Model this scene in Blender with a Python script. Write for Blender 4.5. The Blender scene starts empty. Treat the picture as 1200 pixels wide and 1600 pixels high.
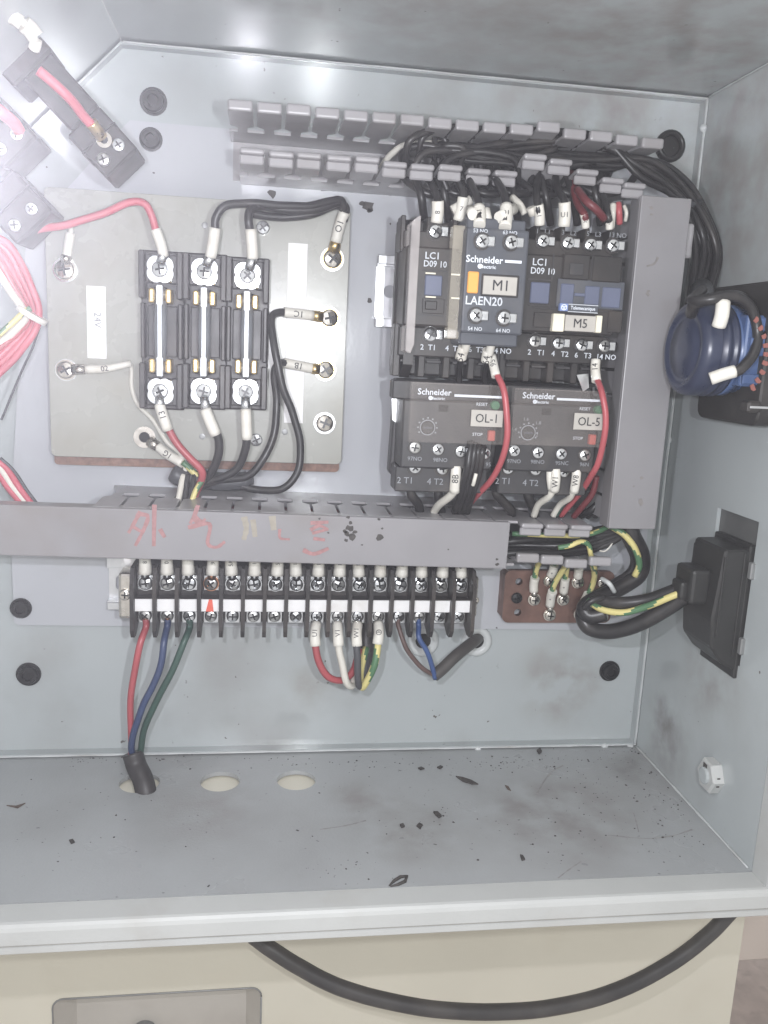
import bpy, bmesh, math, random
import numpy as np
from mathutils import Vector, Matrix, Euler
random.seed(7)
S = 0.001                                   # everything below is written in millimetres
scene = bpy.context.scene
col = scene.collection

# ------------------------------------------------------------------ camera
F_PX = 1305.87                              # focal length in photo pixels (photo 1200 x 1600)
MR = np.array([[0.98974051, -0.1347666, 0.04745186],     # camera right / down / forward in world axes
               [0.02058694, -0.19413634, -0.98075851],
               [0.14138562, 0.97167332, -0.18937017]])
CAM = np.array([-223.68, -440.0, 225.63])
cd = bpy.data.cameras.new('camera'); cam = bpy.data.objects.new('camera', cd); col.objects.link(cam)
cd.sensor_fit = 'VERTICAL'; cd.sensor_height = 24.0; cd.lens = 24.0 * F_PX / 1600.0
cd.clip_start = 0.01; cd.clip_end = 50
Rm = Matrix([[MR[0][i], -MR[1][i], -MR[2][i]] for i in range(3)]).to_4x4()
cam.matrix_world = Matrix.Translation(Vector(CAM * S)) @ Rm
scene.camera = cam

# ------------------------------------------------------------------ light
w = bpy.data.worlds.new("World"); scene.world = w; w.use_nodes = True
bgn = w.node_tree.nodes['Background']
bgn.inputs['Color'].default_value = (1.0, 0.985, 0.965, 1); bgn.inputs['Strength'].default_value = 0.78

def lamp(name, kind, loc, power, size=0.01, color=(1, 1, 1), aim=None, spot=None):
    l = bpy.data.lights.new(name, kind); o = bpy.data.objects.new(name, l); col.objects.link(o)
    l.energy = power; l.color = color
    if kind == 'AREA': l.size = size
    else: l.shadow_soft_size = size
    o.location = Vector(loc) * S
    if aim is not None:
        o.rotation_euler = (Vector(aim) - Vector(loc)).to_track_quat('-Z', 'Y').to_euler()
    if spot: l.spot_size = math.radians(spot); l.spot_blend = 0.6
    return o
W0 = lambda u, v, Y: CAM + (MR.T @ np.array([(u - 600) / F_PX, (v - 800) / F_PX, 1.0])) * ((Y - CAM[1]) / (MR.T @ np.array([(u - 600) / F_PX, (v - 800) / F_PX, 1.0]))[1])
# phone torch beside the lens
lamp('phone_torch', 'SPOT', CAM + np.array([44, 2, 8]), 2.85, 0.004, (0.95, 0.98, 1.0), aim=(-225, 0, 215), spot=140)
# unseen lamp set close to the lens to make the veil at upper left
lamp('veil_lamp', 'POINT', W0(-195, 230, -385), 2.45, 0.003, (0.93, 0.92, 1.0))
# ceiling luminaire of the workshop
lamp('ceiling_luminaire', 'AREA', (-250, -700, 1150), 1.5, 0.7, (1.0, 0.98, 0.94), aim=(-200, -60, 0))
scene.view_settings.view_transform = 'Standard'; scene.view_settings.look = 'None'
scene.view_settings.exposure = 0.0; scene.view_settings.gamma = 1.0
scene.cycles.max_bounces = 8; scene.cycles.volume_bounces = 0
scene.cycles.sample_clamp_indirect = 0.0; scene.cycles.blur_glossy = 0.0

# ------------------------------------------------------------------ photo measurements -> place
def ray(u, v):
    return MR.T @ np.array([(u - 600) / F_PX, (v - 800) / F_PX, 1.0])
def W(u, v, Y):
    d = ray(u, v); return CAM + d * ((Y - CAM[1]) / d[1])
def WZ(u, v, Z=0.0):
    d = ray(u, v); return CAM + d * ((Z - CAM[2]) / d[2])
def WX(u, v, X=0.0):
    d = ray(u, v); return CAM + d * ((X - CAM[0]) / d[0])
def PP(*pts):
    return [W(*p) for p in pts]

# ------------------------------------------------------------------ materials
MATS = {}; H0 = 363.0
def mat(name, color, rough=0.5, metal=0.0, var=0.12, vscale=60, bump=0.0, bscale=900, dirt=None, dscale=25, dlo=0.52, dhi=0.75,
        specks=None, sscale=420, sthr=0.70, coat=0.0, trans=0.0, alpha=1.0, aniso=None, emit=None, rvar=0.1, stains_tints=None):
    m = bpy.data.materials.new(name); m.use_nodes = True; nt = m.node_tree; N = nt.nodes; L = nt.links
    b = N['Principled BSDF']; b.inputs['Roughness'].default_value = rough; b.inputs['Metallic'].default_value = metal
    if coat: b.inputs['Coat Weight'].default_value = coat; b.inputs['Coat Roughness'].default_value = 0.12
    if trans: b.inputs['Transmission Weight'].default_value = trans
    b.inputs['Alpha'].default_value = alpha
    geo = N.new('ShaderNodeNewGeometry')                       # world position: one continuous grain over all pieces
    def noise(sc, det=4, stretch=None):
        n = N.new('ShaderNodeTexNoise'); n.inputs['Scale'].default_value = sc; n.inputs['Detail'].default_value = det
        if stretch:
            mp = N.new('ShaderNodeMapping'); mp.inputs['Scale'].default_value = stretch
            L.new(geo.outputs['Position'], mp.inputs['Vector']); L.new(mp.outputs[0], n.inputs['Vector'])
        else: L.new(geo.outputs['Position'], n.inputs['Vector'])
        return n
    def ramp(src, lo, hi, c0=(0, 0, 0, 1), c1=(1, 1, 1, 1)):
        r = N.new('ShaderNodeValToRGB'); r.color_ramp.elements[0].position = lo; r.color_ramp.elements[1].position = hi
        r.color_ramp.elements[0].color = c0; r.color_ramp.elements[1].color = c1; L.new(src, r.inputs[0]); return r
    def mix(fac, a, bb):
        x = N.new('ShaderNodeMix'); x.data_type = 'RGBA'
        L.new(fac, x.inputs['Factor'])
        for s_, val in ((x.inputs['A'], a), (x.inputs['B'], bb)):
            if isinstance(val, tuple): s_.default_value = val
            else: L.new(val, s_)
        return x.outputs['Result']
    c = tuple(color) + (1,)
    n1 = noise(vscale, 5, aniso)
    r1 = ramp(n1.outputs['Fac'], 0.3, 0.7)
    cur = mix(r1.outputs[0], tuple(max(0, x * (1 - var)) for x in color) + (1,), tuple(min(1, x * (1 + var)) for x in color) + (1,))
    if dirt:
        n2 = noise(dscale, 6); r2 = ramp(n2.outputs['Fac'], dlo, dhi)
        mu = N.new('ShaderNodeMath'); mu.operation = 'MULTIPLY'; mu.inputs[1].default_value = dirt[3] if len(dirt) > 3 else 0.5
        L.new(r2.outputs[0], mu.inputs[0]); cur = mix(mu.outputs[0], cur, tuple(dirt[:3]) + (1,))
    if specks:
        n3 = noise(sscale, 2); r3 = ramp(n3.outputs['Fac'], sthr, sthr + 0.03)
        n4 = noise(30, 3); r4 = ramp(n4.outputs['Fac'], 0.48, 0.62)
        mu = N.new('ShaderNodeMath'); mu.operation = 'MULTIPLY'; L.new(r3.outputs[0], mu.inputs[0]); L.new(r4.outputs[0], mu.inputs[1])
        cur = mix(mu.outputs[0], cur, tuple(specks) + (1,))
    for (px_, rad, tint, k_) in (stains_tints or []):                  # stains with a place of their own
        vd_ = N.new('ShaderNodeVectorMath'); vd_.operation = 'DISTANCE'; vd_.inputs[1].default_value = tuple(Vector(px_) * S)
        L.new(geo.outputs['Position'], vd_.inputs[0])
        mr_ = N.new('ShaderNodeMapRange'); mr_.inputs['From Min'].default_value = rad * S; mr_.inputs['From Max'].default_value = 0.0; mr_.interpolation_type = 'SMOOTHSTEP'
        L.new(vd_.outputs['Value'], mr_.inputs['Value'])
        ns_ = noise(55, 6); rs_ = ramp(ns_.outputs['Fac'], 0.36, 0.66); mm_ = N.new('ShaderNodeMath'); mm_.operation = 'MULTIPLY'; L.new(mr_.outputs[0], mm_.inputs[0]); L.new(rs_.outputs[0], mm_.inputs[1])
        mk_ = N.new('ShaderNodeMath'); mk_.operation = 'MULTIPLY'; mk_.inputs[1].default_value = k_; L.new(mm_.outputs[0], mk_.inputs[0])
        cur = mix(mk_.outputs[0], cur, tuple(tint) + (1,))
    L.new(cur, b.inputs['Base Color'])
    if rvar:
        mr = N.new('ShaderNodeMapRange'); mr.inputs['To Min'].default_value = max(0.03, rough - rvar); mr.inputs['To Max'].default_value = min(1, rough + rvar)
        n5 = noise(vscale * 1.7, 4); L.new(n5.outputs['Fac'], mr.inputs['Value']); L.new(mr.outputs[0], b.inputs['Roughness'])
    if bump:
        nb = noise(bscale, 0.6 if bump < 0.1 else 3); bp = N.new('ShaderNodeBump'); bp.inputs['Strength'].default_value = bump; bp.inputs['Distance'].default_value = 0.0004
        L.new(nb.outputs['Fac'], bp.inputs['Height']); L.new(bp.outputs[0], b.inputs['Normal'])
    if emit: b.inputs['Emission Color'].default_value = tuple(emit[:3]) + (1,); b.inputs['Emission Strength'].default_value = emit[3]
    MATS[name] = m; return m
mat('cabinet_paint', (0.395, 0.425, 0.43), 0.15, var=0.05, vscale=10, bump=0.02, bscale=560, rvar=0.02, dirt=(0.20, 0.18, 0.165, 0.6), dscale=11, dlo=0.53, dhi=0.82, specks=(0.12, 0.11, 0.10), sscale=260, sthr=0.73,
    stains_tints=[(W(880, 1065, 6), 38, (0.2, 0.16, 0.13), 0.75), (WX(1040, 1140), 34, (0.16, 0.145, 0.135), 0.8), (W(955, 190, 6), 30, (0.2, 0.19, 0.18), 0.6), (W(480, 1070, 6), 26, (0.25, 0.23, 0.2), 0.5), (WX(1110, 1060), 40, (0.22, 0.2, 0.18), 0.55), (WX(1130, 330), 60, (0.25, 0.23, 0.21), 0.5), ((-50, -60, H0), 190, (0.27, 0.24, 0.22), 0.7), ((-190, -110, H0), 120, (0.27, 0.24, 0.22), 0.5)])  # final entries: broad browner, darker areas of the ceiling
mat('floor_paint', (0.335, 0.348, 0.355), 0.3, var=0.06, vscale=12, bump=0.3, bscale=700, dirt=(0.165, 0.15, 0.14, 0.6), dscale=9, dlo=0.46, dhi=0.8, specks=(0.03, 0.028, 0.026), sscale=330, sthr=0.69,
    stains_tints=[(WZ(870, 1270), 60, (0.17, 0.15, 0.14), 0.8), (WZ(640, 1300), 45, (0.18, 0.165, 0.15), 0.6), (WZ(560, 1250), 30, (0.2, 0.18, 0.17), 0.6), (WZ(330, 1260), 40, (0.2, 0.18, 0.17), 0.5), (WZ(990, 1200), 30, (0.14, 0.13, 0.12), 0.8)])
mat('plate_paint', (0.43, 0.442, 0.468), 0.15, var=0.04, vscale=14, bump=0.035, bscale=520, rvar=0.03, dirt=(0.3, 0.28, 0.26, 0.4), dscale=22, dlo=0.58, dhi=0.8)
mat('rim_paint', (0.45, 0.46, 0.45), 0.38, var=0.04, vscale=30, bump=0.15, bscale=500, dirt=(0.33, 0.3, 0.26, 0.4), dscale=28, dlo=0.57, dhi=0.8)
mat('seam_highlight_paint', (0.52, 0.54, 0.54), 0.4, dirt=(0.25, 0.23, 0.2, 0.7), dscale=30, bump=0.3, bscale=400)
mat('duct_plastic', (0.30, 0.292, 0.302), 0.33, var=0.05, vscale=50, bump=0.08, bscale=500, dirt=(0.15, 0.13, 0.115, 0.5), dscale=40, dlo=0.52, dhi=0.8)
mat('lid_plastic', (0.228, 0.223, 0.232), 0.34, var=0.06, vscale=30, bump=0.06, bscale=400, dirt=(0.17, 0.145, 0.125, 0.6), dscale=22, dlo=0.5, dhi=0.82)
mat('board_laminate', (0.35, 0.352, 0.322), 0.27, var=0.05, vscale=30, bump=0.05, bscale=300, dirt=(0.3, 0.27, 0.21, 0.4), dscale=24, dlo=0.5, dhi=0.8)
mat('brown_laminate', (0.20, 0.115, 0.085), 0.6, var=0.3, vscale=260, bump=0.3)
mat('black_plastic', (0.022, 0.02, 0.02), 0.42, var=0.2, bump=0.1, bscale=900, dirt=(0.10, 0.08, 0.066, 0.5), dscale=38, dlo=0.45, dhi=0.8)
mat('relay_plastic', (0.033, 0.032, 0.034), 0.45, var=0.15, bump=0.1, bscale=900, dirt=(0.14, 0.125, 0.11, 0.35), dscale=55)
mat('aux_plastic', (0.062, 0.068, 0.082), 0.42, var=0.12, bump=0.08, bscale=900, dirt=(0.15, 0.14, 0.13, 0.3), dscale=50)
mat('switch_plastic', (0.017, 0.0155, 0.0145), 0.5, var=0.2, bump=0.12, dirt=(0.09, 0.078, 0.07, 0.4), dscale=40)
mat('shiny_black', (0.02, 0.019, 0.019), 0.25, var=0.2, vscale=80)
mat('rubber', (0.028, 0.027, 0.028), 0.6, var=0.2, bump=0.1)
mat('screw_black', (0.03, 0.03, 0.031), 0.33, metal=0.5, var=0.2)
mat('zinc', (0.72, 0.74, 0.76), 0.23, metal=1.0, var=0.12, vscale=300)
mat('zinc_dull', (0.50, 0.50, 0.49), 0.36, metal=1.0, var=0.3, vscale=350)
mat('nickel', (0.60, 0.57, 0.52), 0.25, metal=1.0, var=0.15, vscale=200)
mat('rail_steel', (0.66, 0.67, 0.68), 0.33, metal=0.9, var=0.08, vscale=120)
mat('brass', (0.62, 0.47, 0.23), 0.3, metal=1.0, var=0.15, vscale=220)
mat('copper', (0.55, 0.27, 0.16), 0.35, metal=1.0, var=0.25, vscale=160)
mat('copper_bar', (0.18, 0.105, 0.085), 0.42, metal=0.45, var=0.25, vscale=90, bump=0.1, dirt=(0.08, 0.05, 0.04, 0.6), dscale=70)
mat('sleeve_white', (0.70, 0.68, 0.62), 0.45, var=0.06, vscale=120, dirt=(0.36, 0.31, 0.24, 0.5), dscale=120, dlo=0.5, dhi=0.8)
mat('white_label', (0.82, 0.815, 0.81), 0.5, var=0.03, vscale=90, dirt=(0.5, 0.47, 0.42, 0.4), dscale=90, dlo=0.55)
mat('tag_grey', (0.42, 0.40, 0.365), 0.4, var=0.06, vscale=120)
mat('cream_tag', (0.72, 0.68, 0.55), 0.45)
mat('ink', (0.02, 0.02, 0.024), 0.6)
mat('print_white', (0.55, 0.58, 0.62), 0.6)
mat('print_dim', (0.25, 0.26, 0.28), 0.6)
mat('logo_white', (0.72, 0.76, 0.82), 0.5)
mat('orange', (0.78, 0.35, 0.075), 0.45)
mat('window_blue', (0.105, 0.12, 0.18), 0.35, var=0.1)
mat('logo_blue', (0.2, 0.27, 0.5), 0.5)
mat('green_button', (0.045, 0.15, 0.075), 0.4)
mat('red_button', (0.42, 0.085, 0.065), 0.45)
mat('wire_black', (0.018, 0.017, 0.018), 0.36, var=0.25, vscale=90, dirt=(0.09, 0.08, 0.072, 0.4), dscale=70)
mat('wire_grey', (0.06, 0.062, 0.068), 0.42, var=0.15)
mat('wire_red', (0.36, 0.075, 0.085), 0.38, var=0.12)
mat('wire_dark_red', (0.13, 0.025, 0.03), 0.42, var=0.15)
mat('wire_white', (0.60, 0.58, 0.52), 0.42, var=0.08)
mat('wire_blue', (0.035, 0.055, 0.125), 0.42, var=0.15)
mat('wire_bright_blue', (0.045, 0.085, 0.22), 0.42, var=0.15)
mat('wire_green', (0.035, 0.075, 0.06), 0.42, var=0.15)
mat('wire_brown', (0.11, 0.07, 0.062), 0.45, var=0.15)
mat('earth_green', (0.075, 0.17, 0.085), 0.42, var=0.1)
mat('earth_yellow', (0.60, 0.53, 0.22), 0.42, var=0.1)
mat('wire_pink', (0.46, 0.09, 0.12), 0.42, var=0.15)
mat('marker_red', (0.30, 0.155, 0.155), 0.55, var=0.22, vscale=400)
mat('marker_yellow', (0.28, 0.255, 0.21), 0.55, var=0.12, vscale=300)
mat('paint_red', (0.72, 0.13, 0.085), 0.5, var=0.1, vscale=300)
mat('soot', (0.05, 0.045, 0.042), 0.7, var=0.4, vscale=500)
mat('brown_flake', (0.10, 0.075, 0.06), 0.7, var=0.4, vscale=500)
mat('scuff', (0.25, 0.245, 0.24), 0.5, var=0.2, vscale=300)
mat('smudge', (0.20, 0.185, 0.18), 0.6, var=0.2, vscale=300)
mat('lamp_blue', (0.06, 0.10, 0.215), 0.28, var=0.12)
mat('lamp_navy', (0.024, 0.031, 0.062), 0.3, var=0.12)
mat('arc_red', (0.24, 0.085, 0.07), 0.5, var=0.1)
mat('cream_paint', (0.66, 0.63, 0.53), 0.36, var=0.03, vscale=12, bump=0.06, bscale=250, dirt=(0.5, 0.43, 0.32, 0.3), dscale=16, dlo=0.55, dhi=0.85)
mat('pocket_paint', (0.5, 0.475, 0.43), 0.45, var=0.05, vscale=30, bump=0.1, dirt=(0.3, 0.27, 0.24, 0.4), dscale=30)
mat('cable_black', (0.042, 0.04, 0.04), 0.42, var=0.1, vscale=40, bump=0.12, bscale=400, dirt=(0.12, 0.11, 0.10, 0.6), dscale=34, dlo=0.45, dhi=0.75)
mat('sheath', (0.035, 0.032, 0.033), 0.5, var=0.15)
mat('gasket', (0.30, 0.29, 0.27), 0.7)
mat('concrete', (0.56, 0.49, 0.455), 0.85, var=0.15, vscale=25, bump=0.3, bscale=120, dirt=(0.3, 0.26, 0.24, 0.6), dscale=40)
mat('pale_plinth', (0.80, 0.72, 0.66), 0.6, var=0.05, vscale=10, dirt=(0.4, 0.33, 0.28, 0.3), dscale=12)
mat('socket_plate', (0.11, 0.112, 0.11), 0.5, metal=0.1, var=0.12, vscale=60)
mat('socket_black', (0.022, 0.022, 0.0215), 0.45, var=0.15, bump=0.06)
mat('galvanised', (0.26, 0.265, 0.265), 0.42, metal=0.4, var=0.1)
mat('hole_dark', (0.01, 0.01, 0.01), 0.8)
mat('fuse_glass', (0.16, 0.17, 0.185), 0.16, var=0.12, coat=1.0, rvar=0.02)
mat('tinned', (0.86, 0.9, 0.94), 0.42, metal=0.55, var=0.06, vscale=200)
mat('grommet_clear', (0.52, 0.54, 0.535), 0.35, var=0.05)
def clear_mat(name, amount, tint):
    m = bpy.data.materials.new(name); m.use_nodes = True; N = m.node_tree.nodes; L = m.node_tree.links
    b = N['Principled BSDF']; b.inputs['Base Color'].default_value = tint + (1,); b.inputs['Roughness'].default_value = 0.25
    t = N.new('ShaderNodeBsdfTransparent'); mx = N.new('ShaderNodeMixShader')
    n = N.new('ShaderNodeTexNoise'); n.inputs['Scale'].default_value = 90
    mr = N.new('ShaderNodeMapRange'); mr.inputs['To Min'].default_value = amount * 0.7; mr.inputs['To Max'].default_value = amount * 1.3
    g = N.new('ShaderNodeNewGeometry'); L.new(g.outputs['Position'], n.inputs['Vector'])
    L.new(n.outputs['Fac'], mr.inputs['Value']); L.new(mr.outputs[0], mx.inputs[0])
    L.new(t.outputs[0], mx.inputs[1]); L.new(b.outputs[0], mx.inputs[2]); L.new(mx.outputs[0], N['Material Output'].inputs['Surface'])
    MATS[name] = m
clear_mat('clear_cover', 0.075, (0.55, 0.5, 0.47)); clear_mat('clear_strip', 0.45, (0.62, 0.58, 0.57)); clear_mat('clear_yellowed', 0.45, (0.5, 0.46, 0.38))

# ------------------------------------------------------------------ mesh builder
def catmull(pts, k=6):
    P = [np.array(p, float) for p in pts]
    if len(P) < 3: return P
    P = [2 * P[0] - P[1]] + P + [2 * P[-1] - P[-2]]
    out = []
    for i in range(1, len(P) - 2):
        a, b, c, d = P[i - 1:i + 3]
        for j in range(k):
            t = j / k
            out.append(0.5 * ((2 * b) + (-a + c) * t + (2 * a - 5 * b + 4 * c - d) * t * t + (-a + 3 * b - 3 * c + d) * t ** 3))
    out.append(P[-2]); return out
class MB:
    def __init__(s): s.v = []; s.f = []; s.m = []; s.s = []
    def add(s, vs, fs, mi=0, smooth=False):
        o = len(s.v); s.v += [tuple(float(c) for c in p) for p in vs]
        for k, f in enumerate(fs):
            s.f.append([i + o for i in f]); s.m.append(mi[k] if isinstance(mi, list) else mi); s.s.append(smooth)
        return s
    def bm(s, b, mi=0, smooth=False):
        b.verts.index_update(); s.add([v.co for v in b.verts], [[v.index for v in f.verts] for f in b.faces], mi, smooth); b.free(); return s
    def box(s, x0, x1, y0, y1, z0, z1, bev=0, mi=0, seg=1):
        if x1 < x0: x0, x1 = x1, x0
        if y1 < y0: y0, y1 = y1, y0
        if z1 < z0: z0, z1 = z1, z0
        vs = [(x, y, z) for x in (x0, x1) for y in (y0, y1) for z in (z0, z1)]
        fs = [(0, 1, 3, 2), (4, 6, 7, 5), (0, 4, 5, 1), (2, 3, 7, 6), (0, 2, 6, 4), (1, 5, 7, 3)]
        if not bev: return s.add(vs, fs, mi)
        b = bmesh.new(); vv = [b.verts.new(v) for v in vs]
        for f in fs: b.faces.new([vv[i] for i in f])
        bmesh.ops.bevel(b, geom=list(b.edges), offset=min(bev, 0.45 * min(x1 - x0, y1 - y0, z1 - z0)), segments=seg, affect='EDGES', profile=0.5)
        return s.bm(b, mi)
    def prism(s, poly, a0, a1, axis='y', bev=0, mi=0):
        """poly in the two other axes (x,z for y; y,z for x; x,y for z), extruded from a0 to a1"""
        def q(p, a): return {'y': (p[0], a, p[1]), 'x': (a, p[0], p[1]), 'z': (p[0], p[1], a)}[axis]
        b = bmesh.new(); n = len(poly)
        A = [b.verts.new(q(p, a0)) for p in poly]; Bq = [b.verts.new(q(p, a1)) for p in poly]
        b.faces.new(A); b.faces.new(Bq[::-1])
        for i in range(n): b.faces.new([A[i], Bq[i], Bq[(i + 1) % n], A[(i + 1) % n]])
        bmesh.ops.recalc_face_normals(b, faces=list(b.faces))
        if bev: bmesh.ops.bevel(b, geom=list(b.edges), offset=bev, segments=1, affect='EDGES', profile=0.5)
        return s.bm(b, mi)
    def tube(s, pts, r, n=8, mi=0, caps=True, stripe=None, squash=1.0):
        P = [np.array(p, float) for p in pts]; m = len(P)
        T = []
        for i in range(m):
            t = P[min(i + 1, m - 1)] - P[max(i - 1, 0)]; T.append(t / (np.linalg.norm(t) + 1e-9))
        u = np.cross(T[0], [0, 1, 0.01]); u /= np.linalg.norm(u) + 1e-9
        vs = []; fs = []; ms = []
        for i in range(m):
            u = u - T[i] * (u @ T[i]); u /= np.linalg.norm(u) + 1e-9; wv = np.cross(T[i], u)
            rr = r[i] if isinstance(r, (list, tuple)) else r
            for k in range(n):
                a = 2 * math.pi * k / n; vs.append(P[i] + u * rr * math.cos(a) + wv * rr * math.sin(a) * squash)
        for i in range(m - 1):
            for k in range(n):
                fs.append((i * n + k, i * n + (k + 1) % n, (i + 1) * n + (k + 1) % n, (i + 1) * n + k))
                ms.append((1 if ((k + i * 0.6) % n) < n * 0.45 else 0) if stripe else mi)
        o = len(s.v); s.add(vs, fs, ms, True)
        if caps:
            s.add(vs[:n], [tuple(range(n))[::-1]], mi); s.add(vs[-n:], [tuple(range(n))], mi)
        return s
    def lathe(s, prof, c, axis=(0, -1, 0), n=20, mi=0, smooth=False, ref=None):
        ax = np.array(axis, float); ax /= np.linalg.norm(ax)
        u = np.cross(ax, [0.0, 0.0, 1.0] if abs(ax[2]) < 0.9 else [1.0, 0, 0]); u /= np.linalg.norm(u); wv = np.cross(ax, u); c = np.array(c, float)
        vs = []; fs = []
        for (r, h) in prof:
            for k in range(n):
                a = 2 * math.pi * k / n; vs.append(c + ax * h + (u * math.cos(a) + wv * math.sin(a)) * r)
        for i in range(len(prof) - 1):
            for k in range(n): fs.append((i * n + k, i * n + (k + 1) % n, (i + 1) * n + (k + 1) % n, (i + 1) * n + k))
        s.add(vs, fs, mi, smooth)
        s.add(vs[-n:], [tuple(range(n))], mi)
        return s
    def ring(s, c, ro, ri, y0, y1, n=20, mi=0):
        """flat washer facing the camera side"""
        return s.lathe([(ri, 0), (ro, 0), (ro, y0 - y1), (ri, y0 - y1), (ri, 0)], (c[0], y0, c[2]), (0, -1, 0), n, mi) if False else s._ring(c, ro, ri, y0, y1, n, mi)
    def _ring(s, c, ro, ri, yf, yb, n, mi):
        vs = []; fs = []
        for (r, y) in ((ri, yb), (ro, yb), (ro, yf), (ri, yf)):
            for k in range(n):
                a = 2 * math.pi * k / n; vs.append((c[0] + r * math.cos(a), y, c[2] + r * math.sin(a)))
        for i in range(4):
            j = (i + 1) % 4
            for k in range(n): fs.append((i * n + k, i * n + (k + 1) % n, j * n + (k + 1) % n, j * n + k))
        return s.add(vs, fs, mi)
    def plate(s, outer, holes, frame, t, mi=0):
        """sheet with holes; outline 2-D points mapped by frame(a,b,depth)"""
        b = bmesh.new(); loops = []
        for lp in [outer] + holes:
            vv = [b.verts.new((p[0], p[1], 0)) for p in lp]; loops.append(vv)
            for i in range(len(vv)): b.edges.new((vv[i], vv[(i + 1) % len(vv)]))
        bmesh.ops.triangle_fill(b, use_beauty=True, use_dissolve=False, edges=list(b.edges))
        front = [[(v.co.x, v.co.y) for v in f.verts] for f in b.faces]; b.free()
        for tri in front:
            s.add([frame(p[0], p[1], 0) for p in tri], [(0, 1, 2)], mi); s.add([frame(p[0], p[1], t) for p in tri], [(2, 1, 0)], mi)
        for lp in [outer] + holes:
            n = len(lp)
            for i in range(n):
                p, q = lp[i], lp[(i + 1) % n]
                s.add([frame(*p, 0), frame(*q, 0), frame(*q, t), frame(*p, t)], [(0, 1, 2, 3)], mi)
        return s
    def mesh(s, name, mats, origin=(0, 0, 0)):
        me = bpy.data.meshes.new(name); o = np.array(origin)
        me.from_pydata([((p[0] - o[0]) * S, (p[1] - o[1]) * S, (p[2] - o[2]) * S) for p in s.v], [], s.f)
        for mm in (mats if isinstance(mats, (list, tuple)) else [mats]): me.materials.append(MATS[mm])
        me.polygons.foreach_set('material_index', s.m); me.polygons.foreach_set('use_smooth', s.s)
        bm = bmesh.new(); bm.from_mesh(me); bmesh.ops.remove_doubles(bm, verts=bm.verts, dist=1e-7)
        bmesh.ops.recalc_face_normals(bm, faces=bm.faces); bm.to_mesh(me); bm.free(); me.update(); return me
WLOC = {}
def link(o, loc, parent=None):
    col.objects.link(o); loc = np.array(loc, float); WLOC[o.name] = loc
    if parent is not None:
        o.parent = parent; o.location = Vector((loc - WLOC[parent.name]) * S)
    else: o.location = Vector(loc * S)
    return o
def tag(o, label=None, cat=None, group=None, kind=None):
    if label: o['label'] = label
    if cat: o['category'] = cat
    if group: o['group'] = group
    if kind: o['kind'] = kind
    return o
def build(name, mb, mats, parent=None, label=None, cat=None, group=None, kind=None, origin=None):
    if origin is None:
        a = np.array(mb.v); origin = (a.min(0) + a.max(0)) / 2
    o = bpy.data.objects.new(name, mb.mesh(name, mats, origin)); link(o, origin, parent)
    return tag(o, label, cat, group, kind)
def thing(name, label, cat, loc, group=None):
    o = bpy.data.objects.new(name, None); o.empty_display_size = 0.01
    link(o, loc); return tag(o, label, cat, group)
def inst(name, me, loc, parent, scale=1.0, rot=None):
    o = bpy.data.objects.new(name, me); link(o, loc, parent)
    o.scale = (scale,) * 3 if not isinstance(scale, (tuple, list)) else scale
    if rot is not None: o.rotation_euler = rot
    return o
def rounded(x0, x1, z0, z1, r, k=5):
    out = []
    for cx, cz, a0 in ((x1 - r, z1 - r, 0), (x0 + r, z1 - r, 90), (x0 + r, z0 + r, 180), (x1 - r, z0 + r, 270)):
        for j in range(k + 1):
            a = math.radians(a0 + 90 * j / k); out.append((cx + r * math.cos(a), cz + r * math.sin(a)))
    return out
def circ(cx, cz, r, n=20): return [(cx + r * math.cos(2 * math.pi * k / n), cz + r * math.sin(2 * math.pi * k / n)) for k in range(n)]

# cross-recess screw head, radius 1, facing -Y, top at y = -0.62
def screw_mesh(name, m, mslot, slot=False):
    mb = MB(); n = 20; wv, l = 0.13, 0.62
    cross = [(wv, l), (-wv, l), (-wv, wv), (-l, wv), (-l, -wv), (-wv, -wv), (-wv, -l), (wv, -l), (wv, -wv), (l, -wv), (l, wv), (wv, wv)]
    if slot: cross = [(wv, 1.02 * .8), (-wv, 1.02 * .8), (-wv, -1.02 * .8), (wv, -1.02 * .8)]
    outer = circ(0, 0, 0.85, n)
    b = bmesh.new()
    for lp in (outer, cross):
        vv = [b.verts.new((p[0], p[1], 0)) for p in lp]
        for i in range(len(vv)): b.edges.new((vv[i], vv[(i + 1) % len(vv)]))
    bmesh.ops.triangle_fill(b, use_beauty=True, edges=list(b.edges))
    def dome(x, z): return -0.66 + 0.22 * (x * x + z * z)
    for f in b.faces:
        ps = [(v.co.x, v.co.y) for v in f.verts]; mb.add([(p[0], dome(*p), p[1]) for p in ps], [(0, 1, 2)], 0)
    b.free()
    mb.lathe([(1.0, 0), (1.0, 0.32), (0.95, 0.43), (0.85, 0.66 - 0.22 * 0.7225)], (0, 0, 0), (0, -1, 0), n, 0, True)
    mb.f.pop(); mb.m.pop(); mb.s.pop()
    for i in range(len(cross)):
        p, q = cross[i], cross[(i + 1) % len(cross)]
        mb.add([(p[0], dome(*p), p[1]), (q[0], dome(*q), q[1]), (q[0], -0.25, q[1]), (p[0], -0.25, p[1])], [(0, 1, 2, 3)], 1)
    mb.add([(p[0], -0.25, p[1]) for p in cross], [tuple(range(len(cross)))], 1)
    sc = MB(); sc.v = [(x / S, y / S, z / S) for x, y, z in mb.v]; sc.f = mb.f; sc.m = mb.m; sc.s = mb.s   # unit = 1 m, scaled at use
    return sc.mesh(name, [m, mslot])
SCREW = screw_mesh('zinc_screw', 'zinc', 'screw_black'); SCREWD = screw_mesh('dull_screw', 'zinc_dull', 'screw_black'); SCREWB = screw_mesh('black_screw', 'screw_black', 'hole_dark')
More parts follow.
